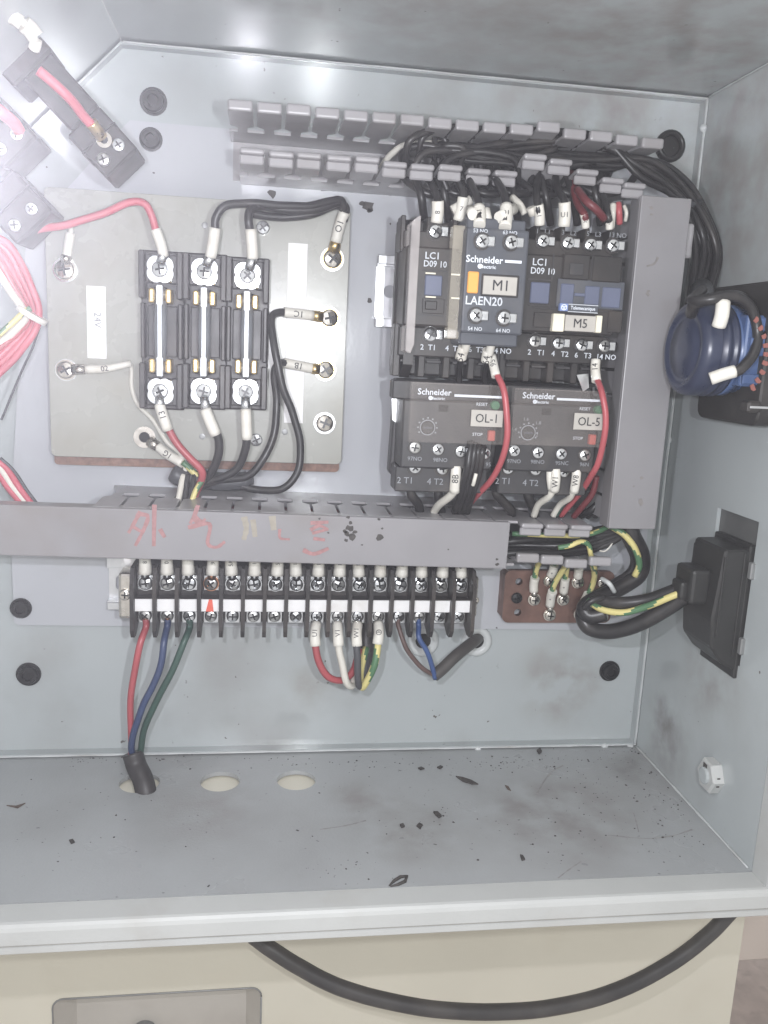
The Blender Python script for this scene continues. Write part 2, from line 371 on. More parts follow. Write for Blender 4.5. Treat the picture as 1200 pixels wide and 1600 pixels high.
SCREWN = screw_mesh('nickel_screw', 'nickel', 'screw_black'); SCREWSLOT = screw_mesh('slot_screw', 'zinc', 'screw_black', True)
def screw(loc, r, parent, me=None, ang=None, name='screw', tilt=None):
    a = random.uniform(0, 1.5) if ang is None else ang
    o = inst(name, me or random.choice((SCREW, SCREW, SCREWD)), loc, parent, r * S)
    if tilt is None: o.rotation_euler = (random.uniform(-.07, .07), a, random.uniform(-.07, .07))
    else: o.rotation_euler = (Vector((0, -1, 0)).rotation_difference(Vector(tilt))).to_euler()
    return o

# lettering: built-in font turned into flat mesh; unit size, lies in XZ facing -Y
TXT = {}
def text_mesh(s_, m):
    if (s_, m) in TXT: return TXT[(s_, m)]
    c = bpy.data.curves.new('lettering', 'FONT'); c.body = s_; c.align_x = 'CENTER'; c.align_y = 'CENTER'; c.resolution_u = 2
    c.size = 1.0; c.extrude = 0.01; c.offset = 0.012 if m in ('logo_white', 'print_white') else 0.0
    o = bpy.data.objects.new('lettering_source', c); col.objects.link(o)
    dg = bpy.context.evaluated_depsgraph_get()
    me = bpy.data.meshes.new_from_object(o.evaluated_get(dg)); bpy.data.objects.remove(o); me.name = 'lettering'
    me.transform(Matrix.Rotation(math.pi / 2, 4, 'X')); me.materials.clear(); me.materials.append(MATS[m])
    TXT[(s_, m)] = me; return me
def text(s_, loc, size, parent, m='print_white', rot=0.0, sx=1.0, bold=False):
    o = inst('lettering', text_mesh(s_, m), loc, parent, (size * S * sx, size * S, size * S))
    o.rotation_euler = (0, rot, 0); return o
def text_dir(s_, loc, size, parent, xdir, normal, m='ink'):
    x = Vector(xdir).normalized(); nrm = Vector(normal); nrm = (nrm - x * nrm.dot(x)).normalized()
    up = nrm.cross(x) * -1                                   # local: X = x, -Y = normal, Z = up
    yv = -nrm; zv = x.cross(yv)
    o = inst('lettering', text_mesh(s_, m), loc, parent, size * S)
    o.rotation_euler = Matrix((x, yv, zv)).transposed().to_euler(); return o

# wires: the wire is the thing; sleeves, lugs are its parts
def sleeve(pts, r, parent, s_=None, m='sleeve_white', r1=None, size=None, turn=True):
    P = catmull(pts, 4); k = len(P); r1 = r1 or r
    rr = [r + (r1 - r) * i / (k - 1) for i in range(k)]
    o = build('sleeve', MB().tube(P, rr, 12), m, parent)
    if s_:
        a, b = P[0], P[-1]; mid = P[k // 2]; d = b - a; tocam = CAM - mid; tocam = tocam / np.linalg.norm(tocam)
        dn = d / np.linalg.norm(d); nrm = tocam - dn * (tocam @ dn); nrm /= np.linalg.norm(nrm)
        q = mid + nrm * (max(r, r1) * 1.01 + 0.05)
        if turn: text_dir(s_, q, size or r * 1.7, o, -dn if dn[2] < 0 else dn, nrm)
        else: text_dir(s_, q, size or r * 1.6, o, np.cross(dn, nrm) if np.cross(dn, nrm)[0] > 0 else -np.cross(dn, nrm), nrm)
    return o
def ring_lug(c, r, toward, parent, m='zinc', th=0.9):
    """ring terminal round a screw at c, barrel pointing to 'toward'"""
    c = np.array(c, float); t = np.array(toward, float); d = t - c; L = np.linalg.norm(d); d /= L
    mb = MB(); mb._ring(c, r, r * 0.5, c[1] - th, c[1], 18, 0)
    mb.tube([c + d * r * 0.75 + np.array([0, -th * 0.5, 0]), c + d * (r * 1.3) + np.array([0, -th, 0]), t], [r * 0.55, r * 0.5, r * 0.5], 10)
    return build('ring_lug', mb, m, parent)
def wire(label, pts, r, m, group=None, stripe=False, cat='wire', name='wire', k=6, n=8):
    P = catmull(pts, k); rg = random.Random(label); am_ = 0.22 if isinstance(r, list) or r < 3 else 0.12
    ph = [rg.uniform(0, 6.28) for _ in range(6)]; fq = [rg.uniform(0.05, 0.16) for _ in range(6)]; L_ = 0.0
    for i in range(1, len(P) - 1):                              # slight hand-bent unevenness
        L_ += np.linalg.norm(np.array(pts[0]) * 0 + P[i] - P[i - 1])
        P[i] = P[i] + am_ * np.array([math.sin(L_ * fq[0] + ph[0]) + .5 * math.sin(L_ * fq[1] * 2.6 + ph[1]), .6 * math.sin(L_ * fq[2] + ph[2]), math.sin(L_ * fq[3] + ph[3]) + .5 * math.sin(L_ * fq[4] * 2.6 + ph[4])]) * min(1, i / 7, (len(P) - 1 - i) / 7)
    mb = MB().tube(P, r, n if not stripe else 10, stripe=stripe)
    return build(name, mb, ['earth_yellow', 'earth_green'] if stripe else m, None, label, cat, group)
def tie(c, r, axis, parent, m='sleeve_white', wd=2.4):
    a = np.array(axis, float); a /= np.linalg.norm(a)
    return build('cable_tie', MB().tube([np.array(c) - a * wd / 2, np.array(c) + a * wd / 2], r, 14), m, parent)
# ================================================================== the cabinet
D = 123.0; H = 363.0; XL = -430.0
cab = thing('electrical_cabinet', 'grey painted steel cabinet standing open, with a chamfered upper left side', 'electrical cabinet', (-200, -60, 0))
front_frame = lambda y0: (lambda a, b, t: (a, y0 + t, b))
XC, ZC = -300.4, 357.2                                      # chamfer start on the back
zc = lambda x: H - (-295.0 - x)                             # slanted side: z as a function of x
xs_end = XL; zs_end = zc(XL)
# back panel
build('back_panel', MB().plate([(0.4, -0.5), (0.4, H), (-295, H), (xs_end, zs_end), (xs_end, -0.5)], [], front_frame(6), 1.5), 'cabinet_paint', cab)
# return flange of the back panel, standing 1 mm inside the walls
fl = MB()
fl.box(-1.6, -0.6, 0, 6, 1.2, H - 1.2); fl.box(XL, -1.7, 0, 6, 1.0, 2.0); fl.box(-295, -1.7, 0, 6, H - 2.2, H - 1.2)
fl.prism([(-295, H - 2.2), (-295, H - 1.0), (xs_end, zs_end - 1.0), (xs_end, zs_end - 2.4)], 0, 6)
build('back_flange', fl, 'cabinet_paint', cab)
sm = MB()  # pale beads stand in for edge highlights along the seams; blobs are weld
def seam(pts, r):
    P = []
    for a, b in zip(pts[:-1], pts[1:]):
        a = np.array(a, float); b = np.array(b, float); nn = max(2, int(np.linalg.norm(b - a) / 5))
        P += [a + (b - a) * i / nn for i in range(nn)]
    P.append(np.array(pts[-1], float)); sm.tube(P, [r * random.uniform(0.75, 1.2) for _ in P], 6)
seam([(-0.7, -0.2, 1), (-0.7, -0.2, H - 1)], 0.55); seam([(XL, -0.2, 1.0), (-1, -0.2, 1.0)], 0.55)
seam([(-294, -0.2, H - 1.2), (-1, -0.2, H - 1.2)], 0.45); seam([(-0.6, -1, 0.5), (-0.6, -D + 2, 0.5)], 0.55)
seam([(-0.6, -1, H - 0.5), (-0.6, -D + 2, H - 0.5)], 0.4)
for q in (W(1004, 1140, -0.5), W(1052, 688, -0.5), W(747, 1172, -0.5), W(945, 1167, -0.5), W(1100, 200, -0.5), W(985, 1168, -0.5)):
    sm.lathe([(2.2, -0.4), (1.8, 0.4), (0.8, 0.9)], q, (0, -1, 0), 8)
build('weld_highlight', sm, 'seam_highlight_paint', cab)
# walls
holes_px = [(218, 1223), (344, 1221), (463, 1219)]
fh = [circ(WZ(*p)[0], WZ(*p)[1], 10.2, 28) for p in holes_px]
build('floor_panel', MB().plate([(XL, -D), (0.0, -D), (0.0, 8), (XL, 8)], fh, lambda a, b, t: (a, b, -t), 2.2), 'floor_paint', cab)
cut = [WX(1131, 795), WX(1192, 1068)]
cy0, cy1 = -57.0, -93.0; cz0, cz1 = WX(1135, 980)[2], WX(1131, 795)[2]
cz1 = WX(1131, 796)[2]; cz0 = WX(1191, 1066)[2]
build('right_wall', MB().plate([(8, -2), (8, H), (-D, H), (-D, -2)], [[(cy0, cz0), (cy1, cz0), (cy1, cz1), (cy0, cz1)]], lambda a, b, t: (t, a, b), 2.0), 'cabinet_paint', cab)
build('top_wall', MB().plate([(8, 0.0), (8, -295.0), (-D - 10, -295.0), (-D - 10, 0.0)], [], lambda a, b, t: (b, a, H + t), 2.0), 'cabinet_paint', cab)
sl = MB(); k2 = 2.0
sl.prism([(-295.2, H), (xs_end, zs_end), (xs_end - k2, zs_end + k2), (-295.2 - 0.8, H + k2)], -D - 10, 8)
build('slanted_wall', sl, 'cabinet_paint', cab)
build('left_wall', MB().box(XL - 2, XL, -D, 8, -2, zs_end + 2), 'cabinet_paint', cab)
# front rim: gutter profile round the opening
prof = [(-110, -2.4), (-D + 0.4, -2.3), (-D, -0.5), (-D - 0.5, -0.5), (-D - 0.9, 0.25), (-D - 12.2, 0.5), (-D - 13.4, 0.2), (-D - 14.4, -0.7), (-D - 14.9, -2.2), (-D - 14.9, -8.0),
        (-D - 14.0, -8.3), (-D - 14.0, -9.0), (-D - 14.9, -9.3), (-D - 14.9, -11.6), (-D - 14.0, -12.4), (-D - 6, -12.4), (-D - 4, -12.0), (-D - 4, -3.0), (-110, -3.0)]
build('front_rim', MB().prism(prof, XL, 24.6, 'x'), 'rim_paint', cab)
prs = [(-p[1] + 0.0, p[0]) for p in prof]
build('front_rim', MB().prism([(x, y - 0.15) for x, y in prs], -0.4, H + 40, 'z'), 'rim_paint', cab)
build('rim_gasket', MB().box(XL, 24, -D - 14.3, -D - 13.9, -8.95, -8.35), 'gasket', cab)
# black bolts and plugs of the back panel
def bolt(p, r, name='bolt'):
    mb = MB().lathe([(r * 1.25, 0), (r * 1.25, 0.8), (r * 0.98, 0.9), (r, 2.2), (r * 0.9, 3.4), (r * 0.55, 3.5), (r * 0.48, 2.2)], p, (0, -1, 0), 24, 0, False)
    return build(name, mb, 'screw_black', cab)
for u, v, Y, r in ((240, 159, 6, 5.2), (45, 1053, 6, 5.2), (952, 1048, 6, 5.0), (1052, 284, 2, 5.0)):
    bolt(W(u, v, Y), r)
g = W(1046, 229, 6)
build('grommet', MB().lathe([(8.2, 0), (8.2, 1.5), (7.0, 3.2), (5.6, 3.2), (5.0, 1.0), (4.9, 0.5)], g, (0, -1, 0), 24, 0, True), 'shiny_black', cab)
for u, v in ((661, 1001), (744, 1001)):
    q = W(u, v, 6); o = build('grommet', MB().lathe([(9.2, 0), (9.0, 1.6), (7.8, 2.6), (5.2, 2.6), (4.6, 0.6)], q, (0, -1, 0), 24, 0, True), 'grommet_clear', cab)
    build('hole', MB().lathe([(4.5, 0.5), (4.4, 0.75)], q, (0, -1, 0), 18), 'hole_dark', o)
# hex nut on the right wall
q = WX(1118, 1211, -0.05)
nb = MB().lathe([(8.6, 0), (8.6, 4.6), (7.4, 5.6)], q, (-1, 0, 0), 6); o = build('hex_nut', nb, 'rim_paint', cab)
build('bolt_end', MB().lathe([(4.2, 5.55), (4.2, 6.6), (3.6, 7.0)], q, (-1, 0, 0), 14), 'cabinet_paint', o)
build('paint_chip', MB().box(q[0] - 3.6, q[0] - 2.0, q[1] - 7.62, q[1] - 7.58, q[2] - 2.5, q[2] + 2.5).box(q[0] - 5.75, q[0] - 5.65, q[1] - 1, q[1] + 2.5, q[2] + 3, q[2] + 6), 'soot', o)

# ================================================================== mounting plate
mp = thing('mounting_plate', 'pale grey sheet metal mounting plate bolted to the back of the cabinet', 'mounting plate', (-190, 3, 58))
A = W(193, 187, 2); Bq = W(1063, 262, 2); Cq = W(998, 985, 2); Dq = W(22, 977, 2); Eq = W(5, 872, 2)
ol = [(A[0] + 3, A[2]), (Bq[0] - 2, Bq[2]), (Bq[0], Bq[2] - 2), (Cq[0], Cq[2] + 2), (Cq[0] - 2, Cq[2]), (Dq[0] + 2, Dq[2]), (Dq[0], Dq[2] + 2), (Dq[0], Eq[2] + 20), (A[0] - 46, A[2] - 55), (A[0], A[2] - 3)]
build('plate', MB().plate(ol, [], front_frame(2), 1.5), 'plate_paint', mp)
build('spacer', MB().box(-330, -40, 3.5, 6, 100, 112).box(-330, -40, 3.5, 6, 280, 292), 'plate_paint', mp)
for u, v, r in ((236, 218, 4.6), (33, 950, 4.6)):
    q = W(u, v, 2)
    build('bolt', MB().lathe([(r * 1.2, 0), (r * 1.2, 0.7), (r, 0.8), (r, 2.6), (r * .88, 3.4), (r * .5, 3.4), (r * .45, 2)], q, (0, -1, 0), 22), 'screw_black', mp)
# scorched paint round the duct
random.seed(3)
def blotch(mb, c, r, axis='y', n=9, th=0.12):
    pts = []
    for k in range(n):
        a = 2 * math.pi * k / n; rr = r * random.uniform(0.55, 1.2); pts.append((rr * math.cos(a) * 1.25, rr * math.sin(a)))
    if axis == 'y': mb.prism([(c[0] + a, c[2] + b) for a, b in pts], c[1] - th, c[1] + 0.02, 'y')
    elif axis == 'z': mb.prism([(c[0] + a, c[1] + b) for a, b in pts], c[2] - 0.02, c[2] + th, 'z')
    else: mb.prism([(c[1] + a, c[2] + b) for a, b in pts], c[0] - th, c[0] + 0.02, 'x')
for u, v, r in ((425, 303, 2.2), (575, 323, 2.6), (570, 300, 1.2), (505, 294, 1.6), (530, 292, 2.4), (610, 303, 0.9), (600, 300, 0.8), (545, 298, 0.9), (443, 291, .6), (425, 284, .6), (578, 329, 1.2), (566, 318, 1.3), (610, 350, .5), (240, 270, .5), (578, 470, 1.4), (776, 981, .5)):
    st = MB(); blotch(st, W(u, v, 2), r); build('scorch_mark', st, 'soot', mp)

# ================================================================== slotted wire ducts
def duct_finger(parent, xc, zb, wd, tip_dz, lip, dx=0.0, yb=-20, yt=-56, m='duct_plastic', th=1.2):
    """one finger: neck, blade and rolled lip; lip=+1 rolls upward, -1 downward; tip_dz bends it"""
    mb = MB()
    prof = [(yb, 0.0, 0.42), (yb - 8.0, 0.06, 0.42), (yb - 10.0, 0.1, 0.72), (yb - 11.5, 0.12, 1.0), ((yb + yt) / 2 - 4, 0.42, 1.0), (yt + 3, 0.9, 1.0), (yt, 1.0, 1.0)]
    vs = []
    for y, t, wk in prof:
        hw = wd * wk / 2; z = zb + tip_dz * t; x = xc + dx * t
        vs += [(x - hw, y, z - th / 2), (x + hw, y, z - th / 2), (x + hw, y, z + th / 2), (x - hw, y, z + th / 2)]
    fs = [(0, 1, 2, 3)]
    for i in range(len(prof) - 1):
        for k in range(4): fs.append((4 * i + k, 4 * i + (k + 1) % 4, 4 * i + 4 + (k + 1) % 4, 4 * i + 4 + k))
    fs.append(tuple(range(4 * len(prof) - 1, 4 * len(prof) - 5, -1)))
    mb.add(vs, fs)
    z = zb + tip_dz; x = xc + dx
    if lip == 0: return build('finger', mb, m, parent)
    mb.box(x - wd / 2, x + wd / 2, yt - 2.6, yt + 1.0, z - 1.2 + (lip > 0) * 0.2, z + 3.6 if lip > 0 else z + 1.4, 1.1, seg=3)
    if lip < 0: mb.box(x - wd / 2, x + wd / 2 - 0.3, yt - 0.6, yt + 1.6, z - 5.0, z - 1.0, 0.6)
    return build('finger', mb, m, parent)
def duct_wall(parent, x0, x1, z, m='duct_plastic', yb=-20, chamf=0):
    poly = [(x0, 2), (x1, 2), (x1, yb), (x0 + chamf, yb)]
    return build('side_wall', MB().prism([(p[0], p[1]) for p in poly], z - 0.6, z + 0.6, 'z'), m, parent)

ud = thing('wire_duct', 'open slotted grey wire duct without its cover along the top of the plate', 'wire duct', (-145, 2, 303))
ux0, ux1 = W(352, 167, -58)[0], W(1040, 226, -58)[0]
zt = 322.6; zb = 303.4
build('duct_base', MB().box(ux0 + 1, ux1 - 1, 0.6, 1.9, zb + 0.7, zt - 0.7), 'duct_plastic', ud)
duct_wall(ud, ux0, ux1, zt); 
n = 16; pitch = (ux1 - ux0) / n
for i in range(n):
    bent = {11: 2.2, 15: -0.8, 14: -0.4, 13: 0.2}.get(i, random.uniform(-.3, .3))
    duct_finger(ud, ux0 + pitch * (i + 0.5), zt, pitch - 1.75, bent, 1)
lx0 = W(370, 240, -58)[0]; lx1 = W(1015, 290, -58)[0]
duct_wall(ud, lx0, lx1, zb)
tips = [(394, 237), (440, 242), (483, 244), (530, 248), (574, 250), (617, 258), (660, 262), (704, 263), (748, 269), (790, 272), (836, 246), (876, 254), (917, 270), (957, 283), (991, 291)]
npx = len(tips); 
for i, (u, v) in enumerate(tips):
    t = W(u, v, -57); xb = lx0 + (lx1 - lx0) * (i + 0.5) / npx
    duct_finger(ud, xb, zb, min(pitch - 1.6, 10.6), t[2] - zb, -1, dx=t[0] - xb)

md = thing('wire_duct', 'long grey horizontal wire duct with a flat cover marked in red pen', 'wire duct', (-220, 2, 125))
mx0, mx1 = W(165, 785, -20)[0], W(958, 870, -56)[0]
mzt, mzb = 147.2, 126.0
build('duct_base', MB().box(mx0 + 1, mx1 - 1, 0.6, 1.9, mzb + 0.7, mzt - 0.7), 'duct_plastic', md)
duct_wall(md, mx0, mx1 + 2, mzt, chamf=5); duct_wall(md, mx0, mx1 + 2, mzb)
n = int((mx1 - mx0) / 12.3); pm = (mx1 - mx0) / n
for i in range(n):
    x = mx0 + pm * (i + 0.5)
    if x < -112 or x < -70: 
        duct_finger(md, x, mzt - 0.0, pm - 1.4, -1.4 if x > -106 else 0, -1 if x > -106 else 0, yt=-56)
    if x > -106: duct_finger(md, x, mzb, pm - 1.0, random.uniform(-.8, .6) + (1.6 if x < -80 else (0.4 if x < -70 else 2.0)), 1, yt=-54)
    else: duct_finger(md, x, mzb, pm - 1.4, 0, 0, yt=-56)
# cover: front sheet with two turned edges; runs out of the picture at the left
ca, cb, cc = W(795, 814, -58), W(795, 888, -58), W(0, 785, -58)
lid = MB().box(-400, ca[0], -60, -58.4, cb[2] + .2, ca[2] - 0.3, 0.5, seg=2)
lid.box(-400, ca[0], -58.3, -50, ca[2] - 1.8, ca[2] - 0.4, 0.3).box(-400, ca[0], -58.3, -50, cb[2] + 0.3, cb[2] + 1.7, 0.3)
lo = build('cover', lid, 'lid_plastic', md)
def stroke(mb, pts, wpx, y=-60.12, mi=0, taper=True):
    P = catmull([W(u, v, -60) for u, v in pts], 6); m_ = len(P); vs = []; fs = []
    for i, p in enumerate(P):
        t = P[min(i + 1, m_ - 1)] - P[max(0, i - 1)]; t = np.array([t[0], 0, t[2]]); t /= np.linalg.norm(t) + 1e-9
        nn = np.array([-t[2], 0, t[0]]); hw = wpx / 3.43 / 2 * random.uniform(0.82, 1.15) * (1 - 0.35 * (i / m_) if taper else 1)
        for y_ in (y, -59.98): vs += [(p[0] + nn[0] * hw, y_, p[2] + nn[2] * hw), (p[0] - nn[0] * hw, y_, p[2] - nn[2] * hw)]
    for i in range(m_ - 1):
        a = 4 * i; b = a + 4; fs += [(a, a + 1, b + 1, b), (a + 1, a + 3, b + 3, b + 1), (a, b, b + 2, a + 2)]
    mb.add(vs, fs, mi)
kk = 0
for pts, wv in (([(218, 808), (210, 824), (200, 842)], 7), ([(217, 812), (230, 816), (224, 836), (211, 862)], 7), ([(207, 832), (219, 839)], 6), ([(240, 797), (240, 862)], 8), ([(249, 835), (257, 848)], 7),
                ([(308, 797), (303, 812), (296, 826)], 7), ([(300, 812), (314, 822), (320, 818)], 6), ([(293, 832), (326, 826), (324, 856), (338, 862), (351, 853)], 7), ([(301, 818), (312, 829)], 6),
                ([(436, 832), (437, 846), (452, 848)], 5), ([(484, 822), (512, 820)], 6), ([(484, 833), (498, 826), (512, 832)], 6), ([(487, 838), (512, 831)], 5), ([(489, 846), (507, 848)], 5), ([(473, 864), (490, 870), (513, 861)], 7)):
    mk = MB(); stroke(mk, pts, wv, -60.10 - 0.02 * kk); kk += 1; build('pen_stroke', mk, 'marker_red', lo)
for pts, wv in (([(380, 814), (384, 832), (380, 850)], 11), ([(424, 812), (427, 834)], 10), ([(394, 818), (398, 845)], 8)):
    mk = MB(); stroke(mk, pts, wv); build('faded_stroke', mk, 'marker_yellow', lo)
for u, v, r in ((545, 829, 1.6), (541, 838, 1.4), (549, 842, 1.9), (538, 834, .9), (547, 821, .9), (543, 812, .8), (553, 835, 1.1), (540, 848, .8), (593, 843, 1.6), (591, 815, .7), (596, 829, .5), (565, 855, .5), (512, 837, .5), (498, 815, .5), (777, 882, .8), (700, 860, .4), (776, 874, .6)):
    dm = MB(); blotch(dm, W(u, v, -60.0), r); build('scorch_mark', dm, 'soot', lo)
md.rotation_euler.y = 0.0155; md.location.z += 1.75 * S

vd = thing('wire_duct', 'upright grey wire duct with a smooth cover right of the contactors', 'wire duct', (-45, 2, 146))
va, vb = W(1005, 306, -58), W(1078, 310, -58); vzb = 145.6
vx0, vx1 = -57.4, -33.2
build('duct_base', MB().box(vx0 + 2, vx1 - 2, 0.6, 1.9, vzb + 1, 298), 'duct_plastic', vd)
for xx in (vx0 + 1.8, vx1 - 1.8):
    build('side_wall', MB().box(xx - 0.6, xx + 0.6, -20, 2, vzb, 299), 'duct_plastic', vd)
    for i in range(12):
        z = vzb + 8 + i * 12.4
        if z > 296: continue
        outx = 2.6 if (xx > -45 and i in (11,)) else 0
        fm = MB().prism([(z - 3.4, -20), (z + 3.4, -20), (z + 3.4, -25), (z + 5.4, -28), (z + 5.4, -56), (z - 5.4, -56), (z - 5.4, -28), (z - 3.4, -25)], 0, 1.2, 'x')
        fm.v = [(xx - 0.6 + p[0] + (outx if p[1] > 1e9 else 0), p[2], p[1]) for p in fm.v]
        # prism('x') maps (y,z); swap so that the blade runs along Y
        build('finger', fm, 'duct_plastic', vd)
zx = W(1082, 374, -52)
build('finger', MB().box(vx1 + 0.2, vx1 + 5.0, -56, -40, zx[2] - 9.2, zx[2] + 6.5, 1.2, seg=2), 'duct_plastic', vd, label='light finger sticking out beside the upright cover')
vc = MB().box(vx0, vx1, -60, -58.4, vzb, va[2], 0.5, seg=2).box(vx0, vx0 + 1.3, -58.3, -48, vzb, va[2], 0.3).box(vx1 - 1.3, vx1, -58.3, -48, vzb, va[2], 0.3)
vo = build('cover', vc, 'lid_plastic', vd)
for pts, wv in (([(1028, 402), (1022, 412), (1010, 416)], 4), ([(1010, 457), (1014, 462)], 5), ([(1000, 779), (1002, 790)], 5)):
    dm = MB(); stroke(dm, pts, wv, -60.2); build('scuff_mark', dm, 'smudge', vo)
for u, v, r in ((1003, 747, .9), (1001, 784, 1.5), (1013, 455, .8), (1018, 325, .8), (1018, 335, .6), (990, 760, .5)):
    dm = MB(); blotch(dm, W(u, v, -60.0), r); build('scuff_mark', dm, 'smudge', vo)

# ================================================================== fuse board
fb = thing('terminal_board', 'grey laminate board carrying three fuse holders at the left', 'terminal board', (-256, 2, 161))
bx0, bx1 = W(74, 500, -8)[0], W(541, 520, -8)[0]; bz1 = 293.6; bz0 = W(400, 722, -8)[2]
build('board', MB().prism(rounded(bx0, bx1, bz0, bz1, 2.5, 3), -8, -4.5, bev=0.25), 'board_laminate', fb)
build('backing_board', MB().prism(rounded(bx0 + 0.6, bx1 - 0.8, bz0 - 4.6, bz1 - 8, 2, 3), -4.4, -2.0), 'brown_laminate', fb)
build('standoff', MB().box(bx0 + 10, bx0 + 18, -2, 2, bz0 + 10, bz1 - 12).box(bx1 - 18, bx1 - 10, -2, 2, bz0 + 10, bz1 - 12), 'brown_laminate', fb)
def strip_label(parent, u0, u1, v0, v1, Y, m='white_label', tilt=0):
    a = W((u0 + u1) / 2, v0, Y); b = W((u0 + u1) / 2, v1, Y); c = W(u0, (v0 + v1) / 2, Y); d = W(u1, (v0 + v1) / 2, Y)
    return build('label_strip', MB().box(c[0], d[0], Y - 0.5, Y + 0.02, b[2], a[2], 0.1), m, parent)
o = strip_label(fb, 136, 166, 447, 560, -8); text('24V', W(152, 500, -8.65), 4.6, o, 'print_dim', rot=math.pi / 2)
strip_label(fb, 447, 477, 380, 661, -8)
for u, v, r in ((519, 405, 5.2), (514, 497, 4.9), (508, 578, 4.9), (507, 661, 5.0), (102, 422, 5.2), (104, 578, 4.8)):
    q = W(u, v, -8); build('washer', MB()._ring(q, r * 1.12, r * 0.5, -8.9, -8, 22, 0), 'zinc', fb); screw((q[0], -9.4 if r < 5 or u == 519 else -8.9, q[2]), r * 0.88, fb, SCREWN)
for u, v in ((411, 356), (400, 687)):
    q = W(u, v, -8); screw(q, 3.3, fb, SCREW)
for u, v in ((320, 352), (316, 682), (445, 675)):
    q = W(u, v, -8); build('rivet', MB().lathe([(1.6, 0), (1.5, .5), (.8, .6)], q, (0, -1, 0), 12), 'galvanised', fb)

def fuse_holder(uc, vt, vb_, label, us):
    T = W(uc[0], vt, -30); Bm = W(uc[1], vb_, -30); xc = (T[0] + Bm[0]) / 2
    hw = 10.3; z1 = T[2] + 9.5; z0 = Bm[2] - 9.5; zm = (z0 + z1) / 2
    t = thing('fuse_holder', label, 'fuse holder', (xc, -8, z0), 'fuse holders on the laminate board')
    mb = MB().box(xc - hw, xc + hw, -15, -8.05, z0, z1, 0.8)
    mb.box(xc - hw + 0.2, xc - hw + 3.0, -25, -15, zm + 15, z1 - 1, 0.5).box(xc + hw - 3, xc + hw - .2, -25, -15, zm + 15, z1 - 1, 0.5)
    mb.box(xc - hw + 0.2, xc - hw + 3.0, -25, -15, z0 + 1, zm - 15, 0.5).box(xc + hw - 3, xc + hw - .2, -25, -15, z0 + 1, zm - 15, 0.5)
    mb.box(xc - hw + 0.6, xc - hw + 2.6, -22, -15, zm - 13, zm + 13, 0.5).box(xc + hw - 2.6, xc + hw - .6, -22, -15, zm - 13, zm + 13, 0.5)
    mb.box(xc - 7, xc + 7, -18, -15, zm - 12, zm + 12, 0.5).box(xc - 7.2, xc - 3.8, -23, -15, T[2] - 6, T[2] + 7, 0.4).box(xc + 3.8, xc + 7.2, -23, -15, T[2] - 6, T[2] + 7, 0.4)
    mb.box(xc - 7.2, xc + 7.2, -21, -15, Bm[2] - 7, Bm[2] + 6, 0.4)
    build('base', mb, 'black_plastic', t)
    for q, sg in ((T, -1), (Bm, 1)):
        build('terminal', MB().box(xc - 5.6, xc + 5.6, -25.2, -21, q[2] - 5.6, q[2] + 5.6, 0.6), 'zinc', t)
        wm = MB(); lob = [(xc + (5.6 + 1.3 * abs(math.cos(2 * a)) ** 0.7) * math.cos(a + 0.78), q[2] + (5.6 + 1.3 * abs(math.cos(2 * a)) ** .7) * math.sin(a + .78)) for a in [2 * math.pi * k / 32 for k in range(32)]]
        wm.prism(lob, -26.4, -25.3, bev=0.15); build('cup_washer', wm, 'zinc', t)
        screw((xc, -26.5, q[2]), 3.7, t, SCREW)
        zc_ = q[2] + sg * 12.0
        for sx in (-1, 1): build('clip', MB().box(xc + sx * 2.4, xc + sx * 5.3, -27.5, -18, zc_ - 3.4, zc_ + 3.4, 0.8, seg=2), 'brass', t)
    fz0, fz1 = Bm[2] + 8.2, T[2] - 8.2
    fu = build('fuse', MB().tube([(xc, -25.5, fz0 + 6), (xc, -25.5, fz1 - 6)], 3.0, 20), 'fuse_glass', t)
    for a, b in ((fz0, fz0 + 6), (fz1 - 6, fz1)): build('fuse_cap', MB().tube([(xc, -25.5, a), (xc, -25.5, b)], 3.2, 20), 'nickel', fu)
    build('fuse_link', MB().box(xc - 1.0, xc + 1.0, -29.3, -28.4, fz0 + 4, fz1 - 4, 0.3).box(xc - 1.5, xc + 1.5, -29.6, -28.3, fz0 - 1, fz0 + 8, 0.4).box(xc - 1.5, xc + 1.5, -29.6, -28.3, fz1 - 8, fz1 + 1, 0.4), 'tinned', fu)
    return t, T, Bm, xc
FH = [fuse_holder((253, 245), 420, 612, 'black fuse holder fed by the red wire, nearest the 24 V strip', 0),
      fuse_holder((321, 315), 424, 612, 'middle black fuse holder of the three on the laminate board', 0),
      fuse_holder((388, 382), 430, 613, 'black fuse holder nearest the long blank white strip', 0)]

# ================================================================== DIN rail left of the contactors
dr = thing('mounting_rail', 'short bright steel mounting rail sticking out left of the contactors', 'mounting rail', (-120, 2, 228))
ra, rb = W(612, 400, -4), W(612, 512, -4); rx0 = W(588, 455, -4)[0]
z1, z0 = ra[2], rb[2]
hx = W(611, 455, -3); slot = rounded(hx[0] - 3.5, hx[0] + 3.5, hx[2] - 3.2, hx[2] + 3.2, 3.1, 4)
build('web', MB().plate([(rx0, z0 + 5), (-60, z0 + 5), (-60, z1 - 5), (rx0, z1 - 5)], [slot], front_frame(0.2), 1.3), 'rail_steel', dr)
build('lip', MB().box(rx0, -60, -6.4, -5.2, z1 - 4.4, z1, 0.3).box(rx0, -60, -5.2, 1.4, z1 - 5.2, z1 - 4.2), 'rail_steel', dr)
build('lip', MB().box(rx0, -60, -6.4, -5.2, z0, z0 + 4.4, 0.3).box(rx0, -60, -5.2, 1.4, z0 + 4.2, z0 + 5.2), 'rail_steel', dr)
